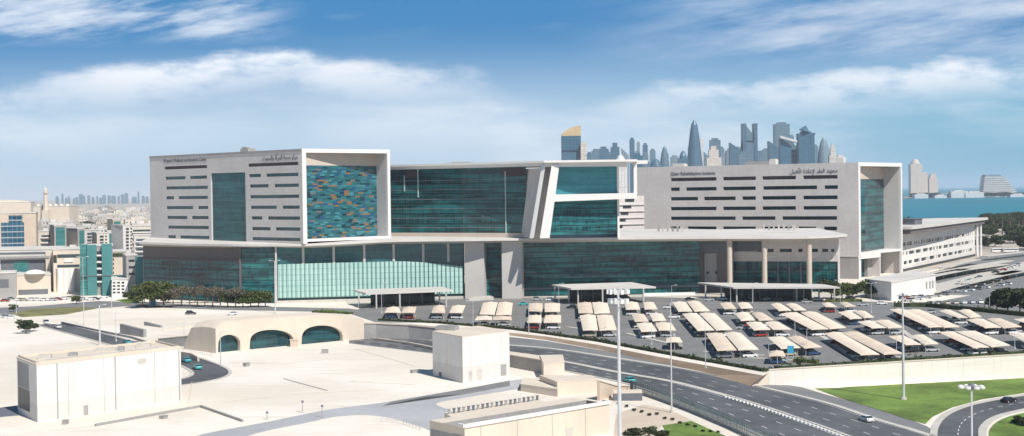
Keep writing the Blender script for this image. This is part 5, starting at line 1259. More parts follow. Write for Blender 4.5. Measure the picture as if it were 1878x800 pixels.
row = [(262, 'green'), (280, 'green2'), (300, 'green'), (318, 'dry'), (333, 'dry'), (348, 'dry'), (362, 'dry'), (376, 'dry'), (390, 'dry'), (404, 'dry'), (418, 'green2'), (432, 'dry'), (446, 'green'), (460, 'green'), (474, 'green2'), (487, 'green')]
for i, (x, kd) in enumerate(row):
    w_ = {'dry': 'greyish bare-looking', 'green': 'leafy green', 'green2': 'olive green'}[kd]
    where = ['at the left end, by the dark glass', 'just right of the totem sign', 'tallest, second clump from the left'] + ['in the thin grey run, %s from its left' % ORD[k] for k in range(1, 8)] + ['between the grey run and the bushy end', 'last grey one', 'in the bushy right end, first', 'in the bushy right end, second', 'in the bushy right end, third', 'rightmost, by the glass corner']
    tree(kd, x, 563+rnd.uniform(-2, 2), {262: 42, 280: 46, 300: 48}.get(x, 36 if kd == 'dry' else 29), '%s tree of the row, %s' % (w_, where[i]), group='trees in the row before the hospital', wf=1.15 if kd != 'dry' else .95)
for k in range(10):
    x = 265+k*23+rnd.uniform(-5, 5); tree('dry' if 315 < x < 440 else 'dark', x, 556, 26, 'tree behind the front tree row, against the dark glass', group='trees behind the front row', wf=1.1)
for i, (x, y, h) in enumerate(((1524, 548, 34), (1545, 550, 30), (1563, 549, 30), (1588, 546, 32), (1604, 547, 24))):
    tree('green' if i % 2 else 'dark', x, y, h, 'round green tree left of the white utility block, %s from left' % ORD[i+1], group='round trees by the utility block', wf=1.25)
for i, (x, y, h) in enumerate(((1828, 570, 38), (1848, 572, 46), (1870, 575, 48), (1895, 577, 44))):
    tree('dark2', x, y, h, 'dark broad tree at the right edge behind the hedge, %s from left' % ORD[i+1], group='dark trees at the right edge', wf=1.0)
tree('dark', 47, 612, 26, 'small dark tree at the start of the left road', True)
tree('dark2', 55, 608, 22, 'dark bush right beside the small tree on the left road', True, wf=1.3)
tree('green', 25, 572, 14, 'small green tree on the left verge', wf=1.2)
tree('green', 140, 558, 16, 'small green tree before the white cylinders', wf=1.2)
tree('green2', 235, 552, 18, 'small green tree on the grass right of the teal towers', wf=1.3)
for i, (x, y, h) in enumerate(((1190, 795, 20), (1160, 800, 24), (1215, 800, 20))): tree('dark', x, y+8, h, 'dark shrub at the bottom edge right of the tall mast, %s' % ORD[i+1], True, 'shrubs at the bottom edge', wf=1.4)
for i, (x, y, h) in enumerate(((1868, 778, 16), (1885, 782, 18))): tree('dark2', x, y, h, 'dark clipped bush on the roundabout island, %s' % ORD[i+1], True, 'bushes on the island', wf=1.6)
for i in range(0):
    x = 44-i*3.5+rnd.uniform(-4, 4); y = 606+i*13+rnd.uniform(-4, 4); tree('dry', x, y, rnd.uniform(5, 9), 'small dry shrub along the sand track at the far left edge', True, 'dry shrubs on the left track', wf=1.3)
# shrubs edging the rubble
for i in range(14):
    x = 1135+i*14; y = 745+i*4+rnd.uniform(-4, 6); tree('dark2', x, y, 5, 'small dry shrub at the foot of the road fence', True, 'dry shrubs by the road fence', wf=1.6)
# dark wood on the right, each tree its own
rr = random.Random(5)
for i in range(64):
    x = 1798+rr.uniform(0, 150); Y = 1150+rr.uniform(0, 900); P = XY(x, Y, 440)
    tree('dark2' if i % 3 else 'dark', 0, 0, 0, 'dark tree in the dense wood before the sea', group='trees of the wood by the sea', loc=(P.x, P.y, 0), hh=rr.uniform(9, 15), wf=1.5)
# palms
def make_palm():
    t = thing('palm_tree', 'x', 'palm tree', (0, 0, 0)); MB().cone((0, 0, 0), (.2, 0, 9), .3, .2, 7).build('trunk', 'bark', t); m = MB()
    for i in range(16):
        a = 2*math.pi*i/16+rr.uniform(-.1, .1); el = rr.uniform(-.1, .9); p = Vector((.2, 0, 9)); d = Vector((math.cos(a)*math.cos(el), math.sin(a)*math.cos(el), math.sin(el)))
        for k in range(5):
            q = p+d*.75; s = Vector((-math.sin(a), math.cos(a), 0))*(.42-.07*k); m.face([p-s, q-s*.8, q+s*.8, p+s]); p = q; d = (d+Vector((0, 0, -.28))).normalized()
    m.build('fronds', 'leaf_dark', t); return t
palm = make_palm()
for i, (x, Y, h) in enumerate(((1822, 1500, 1.5), (1838, 1520, 1.6), (1853, 1480, 1.6), (1870, 1500, 1.8), (1876, 1490, 1.5), (1811, 1700, 1.3), (1684, 1500, 1.35), (1664, 1480, 1.6))):
    P = XY(x, Y, 405); lb = 'palm tree against the sea, %s from the left' % ORD[i+1] if i < 5 else ['palm tree behind the wing roof tip', 'palm tree above the wing roof', 'palm tree beside the right tower foot'][i-5]
    z_up = 15
    if i == 0: palm.location = (P.x, P.y, 0); palm.scale = (h*1.2, h*1.2, h*1.3); palm['label'] = lb; palm['group'] = 'palms before the sea'
    else: copy_tree(palm, (P.x, P.y, 0), i, lb, 'palms before the sea', (h*1.2, h*1.2, h*1.3))
# ================================================================== TOWN ON THE LEFT
for nm, c in (('h1', (.62, .56, .48)), ('h2', (.52, .44, .35)), ('h3', (.60, .57, .53)), ('h4', (.45, .40, .35)), ('h5', (.36, .34, .32))): MT[nm] = plain(nm, c, .85, .12, .05, streak=.15)
MT['hwin'] = plain('hwin', (.05, .07, .08), .3, .3, .3)
def house_mesh(w, d, h, mat, seed, step=3.4):
    rg = random.Random(seed); m = MB(); m.box((0, 0, 0), (w, d, h)); m.box((0, 0, h), (w+.3, d+.3, .5)); 
    m.box((rg.uniform(-w/5, w/5), rg.uniform(-d/5, d/5), h+.5), (w*.35, d*.4, 2.6)); m.box((w*.3, -d*.2, h+.5), (1.6, 1.6, 1.6))
    nf = int(h/step)
    for f in range(nf):
        z = f*step+1.1; k = int(w/3.6)
        for i in range(k):
            if rg.random() < .85: m.box((-w/2+(i+.5)*w/k, -d/2-.03, z), (1.6, .12, 1.5), 1)
        k = int(d/4)
        for i in range(k):
            if rg.random() < .7: m.box((-w/2-.03, -d/2+(i+.5)*d/k, z), (.12, 1.5, 1.5), 1); m.box((w/2+.03, -d/2+(i+.5)*d/k, z), (.12, 1.5, 1.5), 1)
        if rg.random() < .3: m.box((0, -d/2-.6, f*step+.9), (w*.4, 1.2, .9))
    return m
hm_ = []
for i in range(14):
    w_, d_, h_ = rr.uniform(13, 26), rr.uniform(12, 22), rr.choice((7.5, 8, 11, 11.5, 15, 19))
    o = house_mesh(w_, d_, h_, None, i).build('town_house', [['h1', 'h3', 'h2', 'h3', 'h1', 'h4', 'h5'][i % 7], 'hwin']); hm_.append((o, h_))
cnt = 0; used = set()
Y = 930.0
while Y < 5200 and cnt < 285:
    u0, u1 = (-60-939)/F, (300-939)/F
    step = 27 + (Y-930)*.012; x = u0*Y + rr.uniform(0, step)
    while x < u1*Y and cnt < 285:
        if rr.random() < .86 and not (1500 > Y > 1000 and x < (70-939)/F*Y and False):
            i = rr.randrange(14); o, h_ = hm_[i]
            far = 'near' if Y < 1500 else ('middle' if Y < 2600 else 'far')
            tone = ['sand', 'white', 'tan', 'white', 'sand', 'brownish', 'grey'][i % 7]
            if i not in used: used.add(i); c = o
            else: c = o.copy(); COL.objects.link(c)
            s = 1.08 if Y < 2500 else 1.45
            c.location = (x, Y+rr.uniform(-8, 8), 0); c.rotation_euler = (0, 0, rr.choice((0, .12, -.15, .4, 1.6))); c.scale = (s, s, rr.uniform(.85, 1.25)*(1 if Y > 1300 else .8))
            tag(c, '%s flat-roofed house in the %s part of the dense town' % (tone, far), 'house', '%s houses in the %s part of the town' % (tone, far)); cnt += 1
        x += step*rr.uniform(.8, 1.5)
    Y *= 1.034
for i, (o, _) in enumerate(hm_):
    if i not in used: bpy.data.objects.remove(o)
# town trees
for i in range(60):
    Y = rr.choice((rr.uniform(2050, 2500), rr.uniform(950, 2000))); x = rr.uniform(40, 290); P = XY(x, Y, 400)
    tree('dark2', 0, 0, 0, 'dark tree among the far houses of the town', group='trees among the town houses', loc=(P.x, P.y, 0), hh=rr.uniform(8, 13), wf=1.7)
def simple_building(name, label, cat, pa, pb, Y0, Y1, ytop, mat, depth=18, z0=0):
    A, B = lpx(pa, Y0, 450), lpx(pb, Y1, 450); z = AT((pa+pb)/2, ytop, (Y0+Y1)/2).z
    t = thing(name, label, cat, A+(z0,)); d = (Vector(B)-Vector(A)).normalized(); nn = Vector((-d.y, d.x))*depth
    m = MB(); m.prism([A, B, (B[0]+nn.x, B[1]+nn.y), (A[0]+nn.x, A[1]+nn.y)], z0, z); m.build('wall', mat, t)
    m = MB(); m.prism([(A[0]-.3, A[1]-.3), (B[0]+.3, B[1]-.3), (B[0]+nn.x+.3, B[1]+nn.y+.3), (A[0]+nn.x-.3, A[1]+nn.y+.3)], z, z+.7); m.build('roof', 'roofwhite', t)
    return t, A, B, z
def onwall(t, A, B, x0, x1, y0, y1, mat, name, k=.15, k0=0):
    a, z0_ = hitwall(x0, y1, A, B); b, z1_ = hitwall(x1, y0, A, B); return slab(A, B, a, b, z0_, z1_, k0, k).build(name, mat, t)
MT['glass_office'] = curtain('glass_office', (.01, .05, .09), (.03, .11, .17), 3, 3.9, mull=(.4, .42, .44), mw=.04, mh=.16, rnge=(.2, .8))
MT['glass_tealw'] = curtain('glass_tealw', (.03, .15, .15), (.07, .24, .23), 1.6, 3.6, mull=(.03, .1, .1), mw=.06, mh=.08, rnge=(.2, .8))
# office block with blue glass
t, A, B, z = simple_building('office_block', 'tan office block with banded blue glass at the left edge, behind', 'office building', -40, 67, 1000, 1010, 392, 'beige', 30)
onwall(t, A, B, 3, 44, 408, 470, 'glass_office', 'curtain_glass', .3); onwall(t, A, B, 16, 41, 395, 408, 'glass_office', 'curtain_glass', .25)
t, A, B, z = simple_building('stadium_hall', 'long cream domed hall on the horizon at the far left', 'hall', -60, 58, 2500, 2520, 372, 'cream', 60)
m = MB(); p = along(A, B, 60, -30); m.lathe((p.x, p.y, z), [(38, 0.75), (34, 2), (22, 3.6), (10, 4.4), (1, 4.6)], 28, 1.1, .5); m.build('dome', 'cream', t)
# mosque
t, A, B, z = simple_building('mosque', 'low cream mosque hall at the foot of the minaret', 'mosque', 62, 128, 2300, 2300, 379, 'cream', 50)
for k in range(6): p = along(A, B, 5+k*9, -10); MB().lathe((p.x, p.y, z), [(3.4, .6), (3.2, 2), (2, 3.4), (.2, 4.3)], 12).build('small_dome', 'cream', t)
P = XY(84, 2290, 380); t = thing('minaret', 'tall cream minaret rising above the town horizon', 'minaret', (P.x, P.y, 0)); zt_ = AT(84, 345, 2290).z
MB().prism([(P.x-5, P.y-5), (P.x+5, P.y-5), (P.x+5, P.y+5), (P.x-5, P.y+5)], 0, 32).build('base', 'cream', t)
MB().cone((P.x, P.y, 32), (P.x, P.y, zt_-8), 4.2, 3.0, 8).build('shaft', 'cream', t); MB().cone((P.x, P.y, zt_-8), (P.x, P.y, zt_-6.6), 4.6, 4.6, 12).build('balcony', 'cream', t); MB().lathe((P.x, P.y, zt_-6.6), [(2.4, 0), (2.4, 4), (1.4, 6), (.1, 8)], 10).build('cap', 'cream', t)
# mid apartments with teal and dark verticals
for i, (x0, x1, Y0, yt, mt, gx, gm) in enumerate(((64, 102, 1060, 425, 'h1', (76, 98), 'bal'), (100, 122, 1050, 414, 'h5', (103, 119), 'glass_tealw'), (122, 146, 1070, 428, 'h2', (125, 134), 'hwin'), (143, 156, 1055, 420, 'h5', (146, 154), 'glass_tealw'), (156, 182, 1090, 423, 'h3', (160, 168), 'hwin'), (178, 200, 1060, 428, 'h1', (183, 190), 'hwin'), (198, 228, 1065, 425, 'h3', (201, 220), 'glass_tealw'), (208, 224, 1250, 403, 'h2', (210, 221), 'glass_tealw'), (226, 240, 1010, 414, 'h3', (231, 236), 'hwin'), (240, 281, 1100, 415, 'h1', (244, 276), 'bal'), (246, 290, 960, 432, 'h3', (250, 285), 'bal'))):
    t, A, B, z = simple_building('apartment_block', ['pale block with stacked balconies behind the cream hospital building', 'narrow grey block with a teal glass strip', 'tan block with one dark window column', 'thin grey tower with teal glass', 'white block with a dark window column above the teal towers', 'sand block right behind the teal towers', 'white block with a square teal window', 'tan slab with teal glass, standing farther back', 'slim white block with a dark slot near the hospital roof', 'sand block with balconies left of the hospital tower', 'white block with balconies peeking over the hospital roof corner'][i], 'apartment building', x0, x1, Y0, Y0+4, yt, mt, 16)
    yb = 470
    if gm == 'bal':
        for k in range(5): onwall(t, A, B, gx[0], gx[1], yt+6+k*9, yt+10+k*9, 'hwin', 'window', .15); onwall(t, A, B, gx[0]-1, gx[1]+1, yt+10.2+k*9, yt+12.5+k*9, 'white', 'balcony', 1.2)
    elif gm == 'hwin':
        for k in range(7): onwall(t, A, B, gx[0], gx[1], yt+4+k*6, yt+8+k*6, gm, 'window')
        for k in range(7): onwall(t, A, B, gx[1]+3, gx[1]+6, yt+4+k*6, yt+7+k*6, gm, 'window')
    else: onwall(t, A, B, gx[0], gx[1], yt+3, yb, gm, 'curtain_glass')
# ---- hospital annexes, lower left
t, A, B, z = simple_building('clinic_hall', 'long pale clinic hall with a dark glazed recess at the left edge', 'building', -60, 100, 800, 806, 459, 'roofwhite', 40)
onwall(t, A, B, 2, 86, 476, 505, 'slate', 'recess', .2); onwall(t, A, B, 26, 52, 478, 500, 'glass_tealw', 'recess_glass', .4); onwall(t, A, B, -20, 88, 462, 467, 'slate', 'roof_gap', .3); onwall(t, A, B, -40, 92, 469, 475, 'greyconc', 'fascia', 2.4)
for x in (86, 90): onwall(t, A, B, x, x+3, 462, 540, 'cream', 'column', 1.8)
t, A, B, z = simple_building('clinic_drum', 'curved cream block in front of the dark recess', 'building', 28, 92, 770, 776, 505, 'cream', 24)
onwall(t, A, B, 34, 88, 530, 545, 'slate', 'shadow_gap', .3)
m = MB(); p = along(A, B, 8, -6); m.lathe((p.x+3, p.y-4, z+.1), [(5.5, .7), (5, 1.5), (3, 2.4), (.3, 2.8)], 20); m.build('roof_mound', 'white', t)
t, A, B, z = simple_building('gate_block', 'grey block with a dark window at the left edge in front of the clinic', 'building', -40, 27, 740, 745, 502, 'greyconc', 20)
onwall(t, A, B, 0, 16, 512, 528, 'slate', 'window')
t, A, B, z = simple_building('cylinder_building', 'cream building with three white half columns left of the teal towers', 'building', 97, 150, 790, 794, 458, 'cream', 28)
onwall(t, A, B, 105, 146, 466, 473, 'hwin', 'window'); onwall(t, A, B, 105, 146, 485, 491, 'hwin', 'window'); onwall(t, A, B, 98, 104, 468, 482, 'leaf_dark', 'planting'); onwall(t, A, B, 118, 134, 474, 481, 'white', 'panel', .5)
for x in (110, 120, 131):
    s, z_ = hitwall(x, 495, A, B); p = along(A, B, s, .4); MB().cone((p.x, p.y, 0), (p.x, p.y, z_+.8), 1.9, 1.9, 14).build('half_column', 'white', t)
tt, A, B, z = simple_building('teal_tower', 'pair of teal clad towers joined by balconies left of the hospital', 'building', 148, 206, 760, 764, 452, 'greyconc', 24)
onwall(tt, A, B, 148, 161, 448, 545, 'glass_tealw', 'dark_teal_side', 1.5); onwall(tt, A, B, 161, 177, 449, 545, 'tealpanel', 'teal_slab', 2.6); onwall(tt, A, B, 188, 205, 447, 545, 'tealpanel', 'teal_slab', 2.6)
for k in range(5): onwall(tt, A, B, 178, 188, 461+k*12, 466+k*12, 'darkvoid', 'opening', .3); onwall(tt, A, B, 177.5, 188.5, 467+k*12, 470+k*12, 'white', 'balcony', 2.0)
onwall(tt, A, B, 150, 205, 504, 507, 'slate', 'belt', 2.9)
t, A, B, z = simple_building('terrace_building', 'cream building with green planters right of the teal towers', 'building', 203, 231, 830, 832, 462, 'cream', 24)
onwall(t, A, B, 206, 228, 464, 470, 'leaf_dark', 'planting', .6)
for k in range(4): onwall(t, A, B, 206, 209, 474+k*8, 478+k*8, 'hwin', 'window')
onwall(t, A, B, 205, 230, 504, 512, 'glass_tealw', 'glass_band', .4)
t, A, B, z = simple_building('parking_deck', 'low white parking deck with dark slots below the cream terrace building', 'parking deck', 204, 233, 742, 744, 513, 'white', 20)
for k in range(4):
    for q_ in range(3): onwall(t, A, B, 207+q_*8, 212+q_*8, 517+k*6, 520+k*6, 'darkvoid', 'opening')
t, A, B, z = simple_building('stair_tower', 'grey stair tower with three dark slots against the hospital corner', 'stair tower', 231, 251, 745, 747, 469, 'greyconc', 14)
for y in (476, 488, 500): onwall(t, A, B, 236, 247, y, y+4.5, 'darkvoid', 'opening')
onwall(t, A, B, 249.5, 262, 470, 535, 'tealpanel', 'teal_slab', .8)
# ================================================================== CITY SKYLINE
SK = dict(a=(.07, .15, .22), b=(.12, .20, .26), c=(.20, .27, .32), d=(.60, .54, .48), e=(.05, .13, .20), f=(.66, .65, .63), g=(.50, .36, .22))
for k_, c in SK.items():
    MT['s'+k_] = curtain('s'+k_, tuple(x*.8 for x in c), tuple(min(1, x*1.15) for x in c), 6, 4.2, mull=tuple(x*.72 for x in c), mw=.2, mh=.25, rough=.35, spec=.4, rnge=(.2, .8))
def sk(px0, px1, ytop, Y, mat, label, kind='box', ybase=None, top2=None, name='skyline_tower', extra=None):
    xc = (px0+px1)/2; P = XY(xc, Y, 300); w = (px1-px0)*Y/F; zt_ = AT(xc, ytop, Y).z
    t = thing(name, label, 'tower', (P.x, P.y, 0), 'hazy blocks behind the skyline' if 'hazy blue block filling' in label else 'towers of the far skyline'); d = w*.8
    if kind == 'box':
        m = MB(); m.box((P.x, P.y, 0), (w, d, zt_)); m.build('shaft', mat, t); m = MB(); m.box((P.x, P.y, zt_), (w*.6, d*.6, 5)); m.build('crown', mat, t)
    elif kind == 'step':
        m = MB(); m.box((P.x, P.y, 0), (w, d, zt_*.82)); m.build('shaft', mat, t); m = MB(); m.box((P.x, P.y, zt_*.82), (w*.66, d*.7, zt_*.12)); m.box((P.x, P.y, zt_*.94), (w*.36, d*.4, zt_*.06)); m.build('crown', mat, t)
    elif kind == 'slant':
        m = MB(); m.prism([(P.x-w/2, P.y-d/2), (P.x+w/2, P.y-d/2), (P.x+w/2, P.y+d/2), (P.x-w/2, P.y+d/2)], 0, [zt_, zt_*(top2 or .88), zt_*(top2 or .88), zt_]); m.build('shaft', mat, t)
    elif kind == 'bullet':
        pr = [(w*.5*r, zt_*h) for r, h in ((1, 0), (1, .45), (.93, .62), (.8, .76), (.6, .88), (.32, .96), (.04, 1))]
        MB().lathe((P.x, P.y, 0), pr, 20, 1, .8).build('shaft', mat, t)
    elif kind == 'cone':
        pr = [(w*.5*r, zt_*h) for r, h in ((1.0, 0), (.93, .25), (.78, .5), (.6, .7), (.45, .85), (.3, .95), (.1, 1))]
        MB().lathe((P.x, P.y, 0), pr, 20).build('shaft', mat, t)
    elif kind == 'dome':
        m = MB(); m.box((P.x, P.y, 0), (w, d, zt_*.86)); m.build('shaft', mat, t); MB().lathe((P.x, P.y, zt_*.86), [(w*.42, 0), (w*.36, zt_*.05), (w*.2, zt_*.11), (.5, zt_*.14)], 16).build('crown', mat, t)
    return t, P, w, d, zt_
# landmark with golden top
t, P, w, d, z = sk(1030, 1065, 250, 2600, 'sa', 'blue glass tower with a golden curved top, nearest of the skyline', 'box')
m = MB(); ns = 10
for i in range(ns):
    a0, a1 = i/ns, (i+1)/ns; f_ = lambda a: 3+15*math.sin(a*math.pi*.5)**.8
    x0, x1 = P.x-w/2+w*a0, P.x-w/2+w*a1; m.prism([(x0, P.y-d/2-1), (x1, P.y-d/2-1), (x1, P.y+d/2), (x0, P.y+d/2)], z, [z+f_(a0), z+f_(a1), z+f_(a1), z+f_(a0)])
MT['gold'] = plain('gold', (.55, .40, .24), .5, .1, .1); m.build('golden_top', 'gold', t); MB().box((P.x, P.y-d/2-1, z-25), (w, 2, 25)).build('dark_band', 'se', t)
T = [(1065, 1076, 264, 2580, 'sd', 'cream narrow tower attached right of the golden topped one', 'box'),
 (1085, 1100, 277, 3600, 'sb', 'small hazy tower left of the paired blue blocks', 'box'), (1098, 1116, 273, 3500, 'sa', 'blue block with flat roof, lower left of the tall pair', 'box'), (1116, 1140, 262, 3700, 'sa', 'dark blue stepped tower with roof frames', 'step'),
 (1126, 1150, 283, 3100, 'sf', 'white low dome building in front of the stepped tower', 'dome'), (1155, 1164, 256, 3900, 'sa', 'thin dark slab tower standing alone', 'box'), (1168, 1174, 262, 5200, 'sc', 'thin pale tower right of the thin slab', 'box'), (1173, 1192, 278, 3600, 'sb', 'broad blue block with a narrow cap', 'step'),
 (1179, 1188, 266, 3900, 'sa', 'narrow dark cap tower behind the broad blue block', 'box'), (1160, 1178, 286, 3300, 'se', 'low dark blue block by the roof blade tip', 'box'), (1190, 1216, 291, 3200, 'sa', 'low domed blue hall left of the curved tower', 'dome'), (1209, 1229, 267, 3700, 'sb', 'blue tower with a curved hooked crown', 'bullet'), (1244, 1262, 276, 3600, 'sa', 'short dark tower left of the tapering giant', 'dome'),
 (1255, 1293, 221, 3900, 'sa', 'tallest tapering bullet tower of the skyline', 'cone'), (1284, 1290, 254, 4300, 'sf', 'thin pale tower half behind the tapering giant', 'box'), (1295, 1322, 268, 3500, 'sd', 'pinkish stone tower with stepped crown', 'step'), (1302, 1321, 257, 4000, 'sb', 'dark tower behind the pinkish stone one', 'box'),
 (1331, 1350, 276, 3900, 'sc', 'pale low tower left of the notched twin', 'box'), (1338, 1360, 262, 3700, 'sa', 'slanted roof blue block left of the notched twin', 'slant'),
 (1386, 1400, 280, 4000, 'sb', 'small blue block right of the notched twin', 'box'), (1409, 1432, 259, 3800, 'sa', 'mid height blue block below the tall pale slab', 'slant'), (1420, 1447, 228, 4200, 'sb', 'tall pale blue slab with flat top', 'box'), (1430, 1450, 252, 3500, 'se', 'dark wedge tower with slanted white roof', 'slant'), (1446, 1464, 257, 3550, 'sb', 'glass wedge with white edge right of the dark wedge', 'slant'),
 (1463, 1492, 245, 3500, 'se', 'darkest blue tower with a pointed crown and side fin', 'box'), (1498, 1524, 251, 3600, 'sc', 'silver rounded sail tower at the right end of the cluster', 'bullet'), (1520, 1534, 264, 3500, 'sd', 'cream stepped tower right beside the silver sail', 'step'), (1533, 1550, 288, 3500, 'sf', 'low white building at the right end of the cluster', 'box'),
 (1354, 1372, 283, 3200, 'sb', 'low hazy block in front of the notched twin', 'box'), (1230, 1244, 288, 4200, 'sc', 'low pale block between hooked tower and giant', 'box'), (1322, 1333, 285, 4300, 'sc', 'faint low tower right of the pinkish one', 'box')]
T += [(a, b, y, Y, mt, 'hazy blue block filling the skyline behind the nearer towers', kd) for a, b, y, Y, mt, kd in ((1076, 1086, 282, 4400, 'sa', 'box'), (1106, 1120, 279, 4500, 'sb', 'box'), (1140, 1153, 272, 4600, 'sc', 'slant'), (1164, 1173, 280, 4500, 'sb', 'box'), (1192, 1202, 276, 4600, 'sb', 'box'), (1216, 1226, 283, 4600, 'sa', 'box'), (1262, 1270, 270, 4600, 'sa', 'box'), (1286, 1298, 274, 4600, 'sb', 'slant'), (1318, 1328, 272, 4700, 'sb', 'box'), (1346, 1362, 272, 4500, 'sc', 'box'), (1386, 1394, 270, 4700, 'sa', 'slant'), (1398, 1412, 275, 4600, 'sb', 'box'), (1412, 1424, 268, 4500, 'sa', 'box'), (1448, 1456, 250, 4700, 'sb', 'box'), (1488, 1500, 268, 4600, 'sb', 'box'))]
for a, b, y, Y, mt, lb, kd in T: sk(a, b, y, Y, mt, lb, kd)
# notched twin tower
t, P, w, d, z = sk(1361, 1388, 262, 3800, 'sb', 'tall twin slab tower with a notch between two raised blades', 'box')
zt_ = AT(1374, 227, 3800).z
for s in (-1, 1): MB().box((P.x+s*w*.38, P.y, 0), (w*.24, d*1.1, zt_)).build('blade', 'sa', t)
MB().prism([(P.x-w*.26, P.y-d*.4), (P.x+w*.26, P.y-d*.4), (P.x+w*.26, P.y+d*.4), (P.x-w*.26, P.y+d*.4)], z+5, [zt_*.98, zt_*.86, zt_*.86, zt_*.98]).build('bridge', 'sb', t)
P = XY(1477, 3490, 300); w = 29*3490/F; z = AT(1477, 245, 3500).z; t = thing('tower_crown', 'pointed dark crown on the darkest blue tower', 'tower crown', (P.x, P.y, z)); z2 = AT(1480, 234, 3500).z
MB().cone((P.x-2, P.y, z+5), (P.x+2, P.y, z2+4), w*.36, 1, 10).build('spire', 'se', t); MB().prism([(P.x+w*.3, P.y-6), (P.x+w*.62, P.y-6), (P.x+w*.62, P.y+6), (P.x+w*.3, P.y+6)], [z-25, z-2, z-2, z-25], z+1).build('fin', 'se', t)
m = MB(); a, b = AT(1431, 251, 3480), AT(1462, 259, 3480); m.prism([(a.x, a.y), (b.x, b.y), (b.x, b.y+20), (a.x, a.y+20)], [a.z-3, b.z-3, b.z-3, a.z-3], [a.z+3, b.z+2, b.z+2, a.z+3]); t = thing('roof_blade', 'white slanted roof blade over the dark wedge tower', 'roof', tuple(a)); m.build('blade', 'sf', t)
P = XY(1259, 3800, 300)
for i, (x, y) in enumerate(((1257, 222), (1443, 222))):
    pass
# three towers on the peninsula and the pyramid hotel
for a, b, y, Y, mt, lb, kd in ((1668, 1689, 291, 6900, 'sd', 'tall round-topped apartment tower on the peninsula, highest of three', 'dome'), (1689, 1700, 318, 6950, 'sd', 'middle apartment tower on the peninsula', 'box'), (1702, 1718, 318, 7000, 'sd', 'right apartment tower on the peninsula', 'step'), (1694, 1704, 326, 7100, 'sb', 'low blue tower between the peninsula towers', 'box')): sk(a, b, y, Y, mt, lb, kd)
P = XY(1830, 6500, 340); Wp = 62*6500/F; zt_ = AT(1826, 323, 6500).z
t = thing('pyramid_hotel', 'white stepped pyramid hotel on the shore at the right', 'hotel', (P.x, P.y, 0))
for k in range(10):
    f0 = k/10; wl = Wp*(.52-.08*f0); wr = Wp*(.60-.52*f0); MB().prism([(P.x-wl, P.y-30), (P.x+wr, P.y-30), (P.x+wr, P.y+30), (P.x-wl, P.y+30)], zt_*f0, zt_*(f0+.068)).build('terrace', 'sf', t)
    MB().prism([(P.x-wl*.95, P.y-27), (P.x+wr*.95, P.y-27), (P.x+wr*.95, P.y+27), (P.x-wl*.95, P.y+27)], zt_*(f0+.068), zt_*(f0+.1)).build('window_band', 'sc', t)
MB().box((P.x-Wp*.19, P.y, zt_), (Wp*.46, 50, 6)).build('top_floor', 'sc', t)
for i, (x0, x1, y, lb) in enumerate(((1742, 1772, 351, 'low white hall left of the pyramid hotel'), (1768, 1802, 353, 'long pale wing beside the pyramid hotel'), (1712, 1734, 359, 'white boat-like pavilion on the peninsula shore'), (1675, 1700, 357, 'pale quay building below the peninsula towers'), (1850, 1878, 357, 'pale building at the right edge of the shore'))):
    P = XY((x0+x1)/2, 6300-i*5, 350); w = (x1-x0)*6300/F; z = AT(x0, y, 6300).z; t = thing('shore_building', lb, 'building', (P.x, P.y, 0)); MB().box((P.x, P.y, 0), (w, 40, max(z, 6))).build('wall', 'sf', t); MB().box((P.x, P.y, max(z, 6)), (w*.6, 30, 4)).build('roof', 'sf', t)
rr2 = random.Random(9)
for i in range(46):
    x = rr2.uniform(1658, 1885); P = XY(x, 6340+rr2.uniform(-15, 60), 350)
    tree('dark2', 0, 0, 0, 'hazy tree on the peninsula shore below the hotel and towers', group='trees on the peninsula shore', loc=(P.x, P.y, 1), hh=rr2.uniform(14, 24), wf=2.2)
# faint skyline at the far left horizon
for i in range(24):
    x = 105+i*7.2+rr2.uniform(-3, 3); Y = 11500; P = XY(x, Y, 360); w = rr2.uniform(10, 24); h = rr2.uniform(46, 66)*(1 if rr2.random() < .75 else 1.35)
    m = MB(); m.box((P.x, P.y, 0), (w, w, h)); m.box((P.x, P.y, h), (w*.5, w*.5, h*.08)); tag(m.build('distant_tower', 'sb', origin=(P.x, P.y, 0)), 'faint hazy tower on the far left horizon', 'tower', 'faint towers on the left horizon')
# white terraces and houses behind the gap
for i in range(10):
    x = 1140+i*5; P = XY(x, 1500+i*90, 400); o, h_ = hm_[1] if 1 in used else hm_[list(used)[0]]; c = o.copy(); COL.objects.link(c); c.location = (P.x, P.y, 0); c.scale = (1.3, 1.3, 2.2); c.rotation_euler = (0, 0, i)
    tag(c, 'white house glimpsed through the gap left of the right tower', 'house', 'houses seen through the gap')
# ------------------------------------------------------------------ sky, sun, haze
SUN_EL = rad(49); sx, sy = .57, -.82
sd = Vector((sx, sy, 0)).normalized()*math.cos(SUN_EL) + Vector((0, 0, math.sin(SUN_EL)))
sl = bpy.data.lights.new('sun', 'SUN'); sl.energy = 4.9; sl.angle = rad(.5); sl.color = (1, .955, .89)
so = bpy.data.objects.new('sun', sl); COL.objects.link(so); so.rotation_euler = (-sd).to_track_quat('-Z', 'Y').to_euler(); so.location = (0, 0, 300)
W = bpy.data.worlds.new('World'); S.world = W; W.use_nodes = True; nt = W.node_tree; nt.nodes.clear()
out = nt.nodes.new('ShaderNodeOutputWorld'); bg = nt.nodes.new('ShaderNodeBackground'); nt.links.new(bg.outputs[0], out.inputs[0])
sky = nt.nodes.new('ShaderNodeTexSky'); sky.sky_type = 'NISHITA'; sky.sun_disc = False; sky.sun_elevation = SUN_EL; sky.sun_rotation = math.atan2(sx, sy)
sky.air_density = 1.0; sky.dust_density = .6; sky.ozone_density = 2.5; sky.altitude = 50
bg.inputs['Strength'].default_value = .1
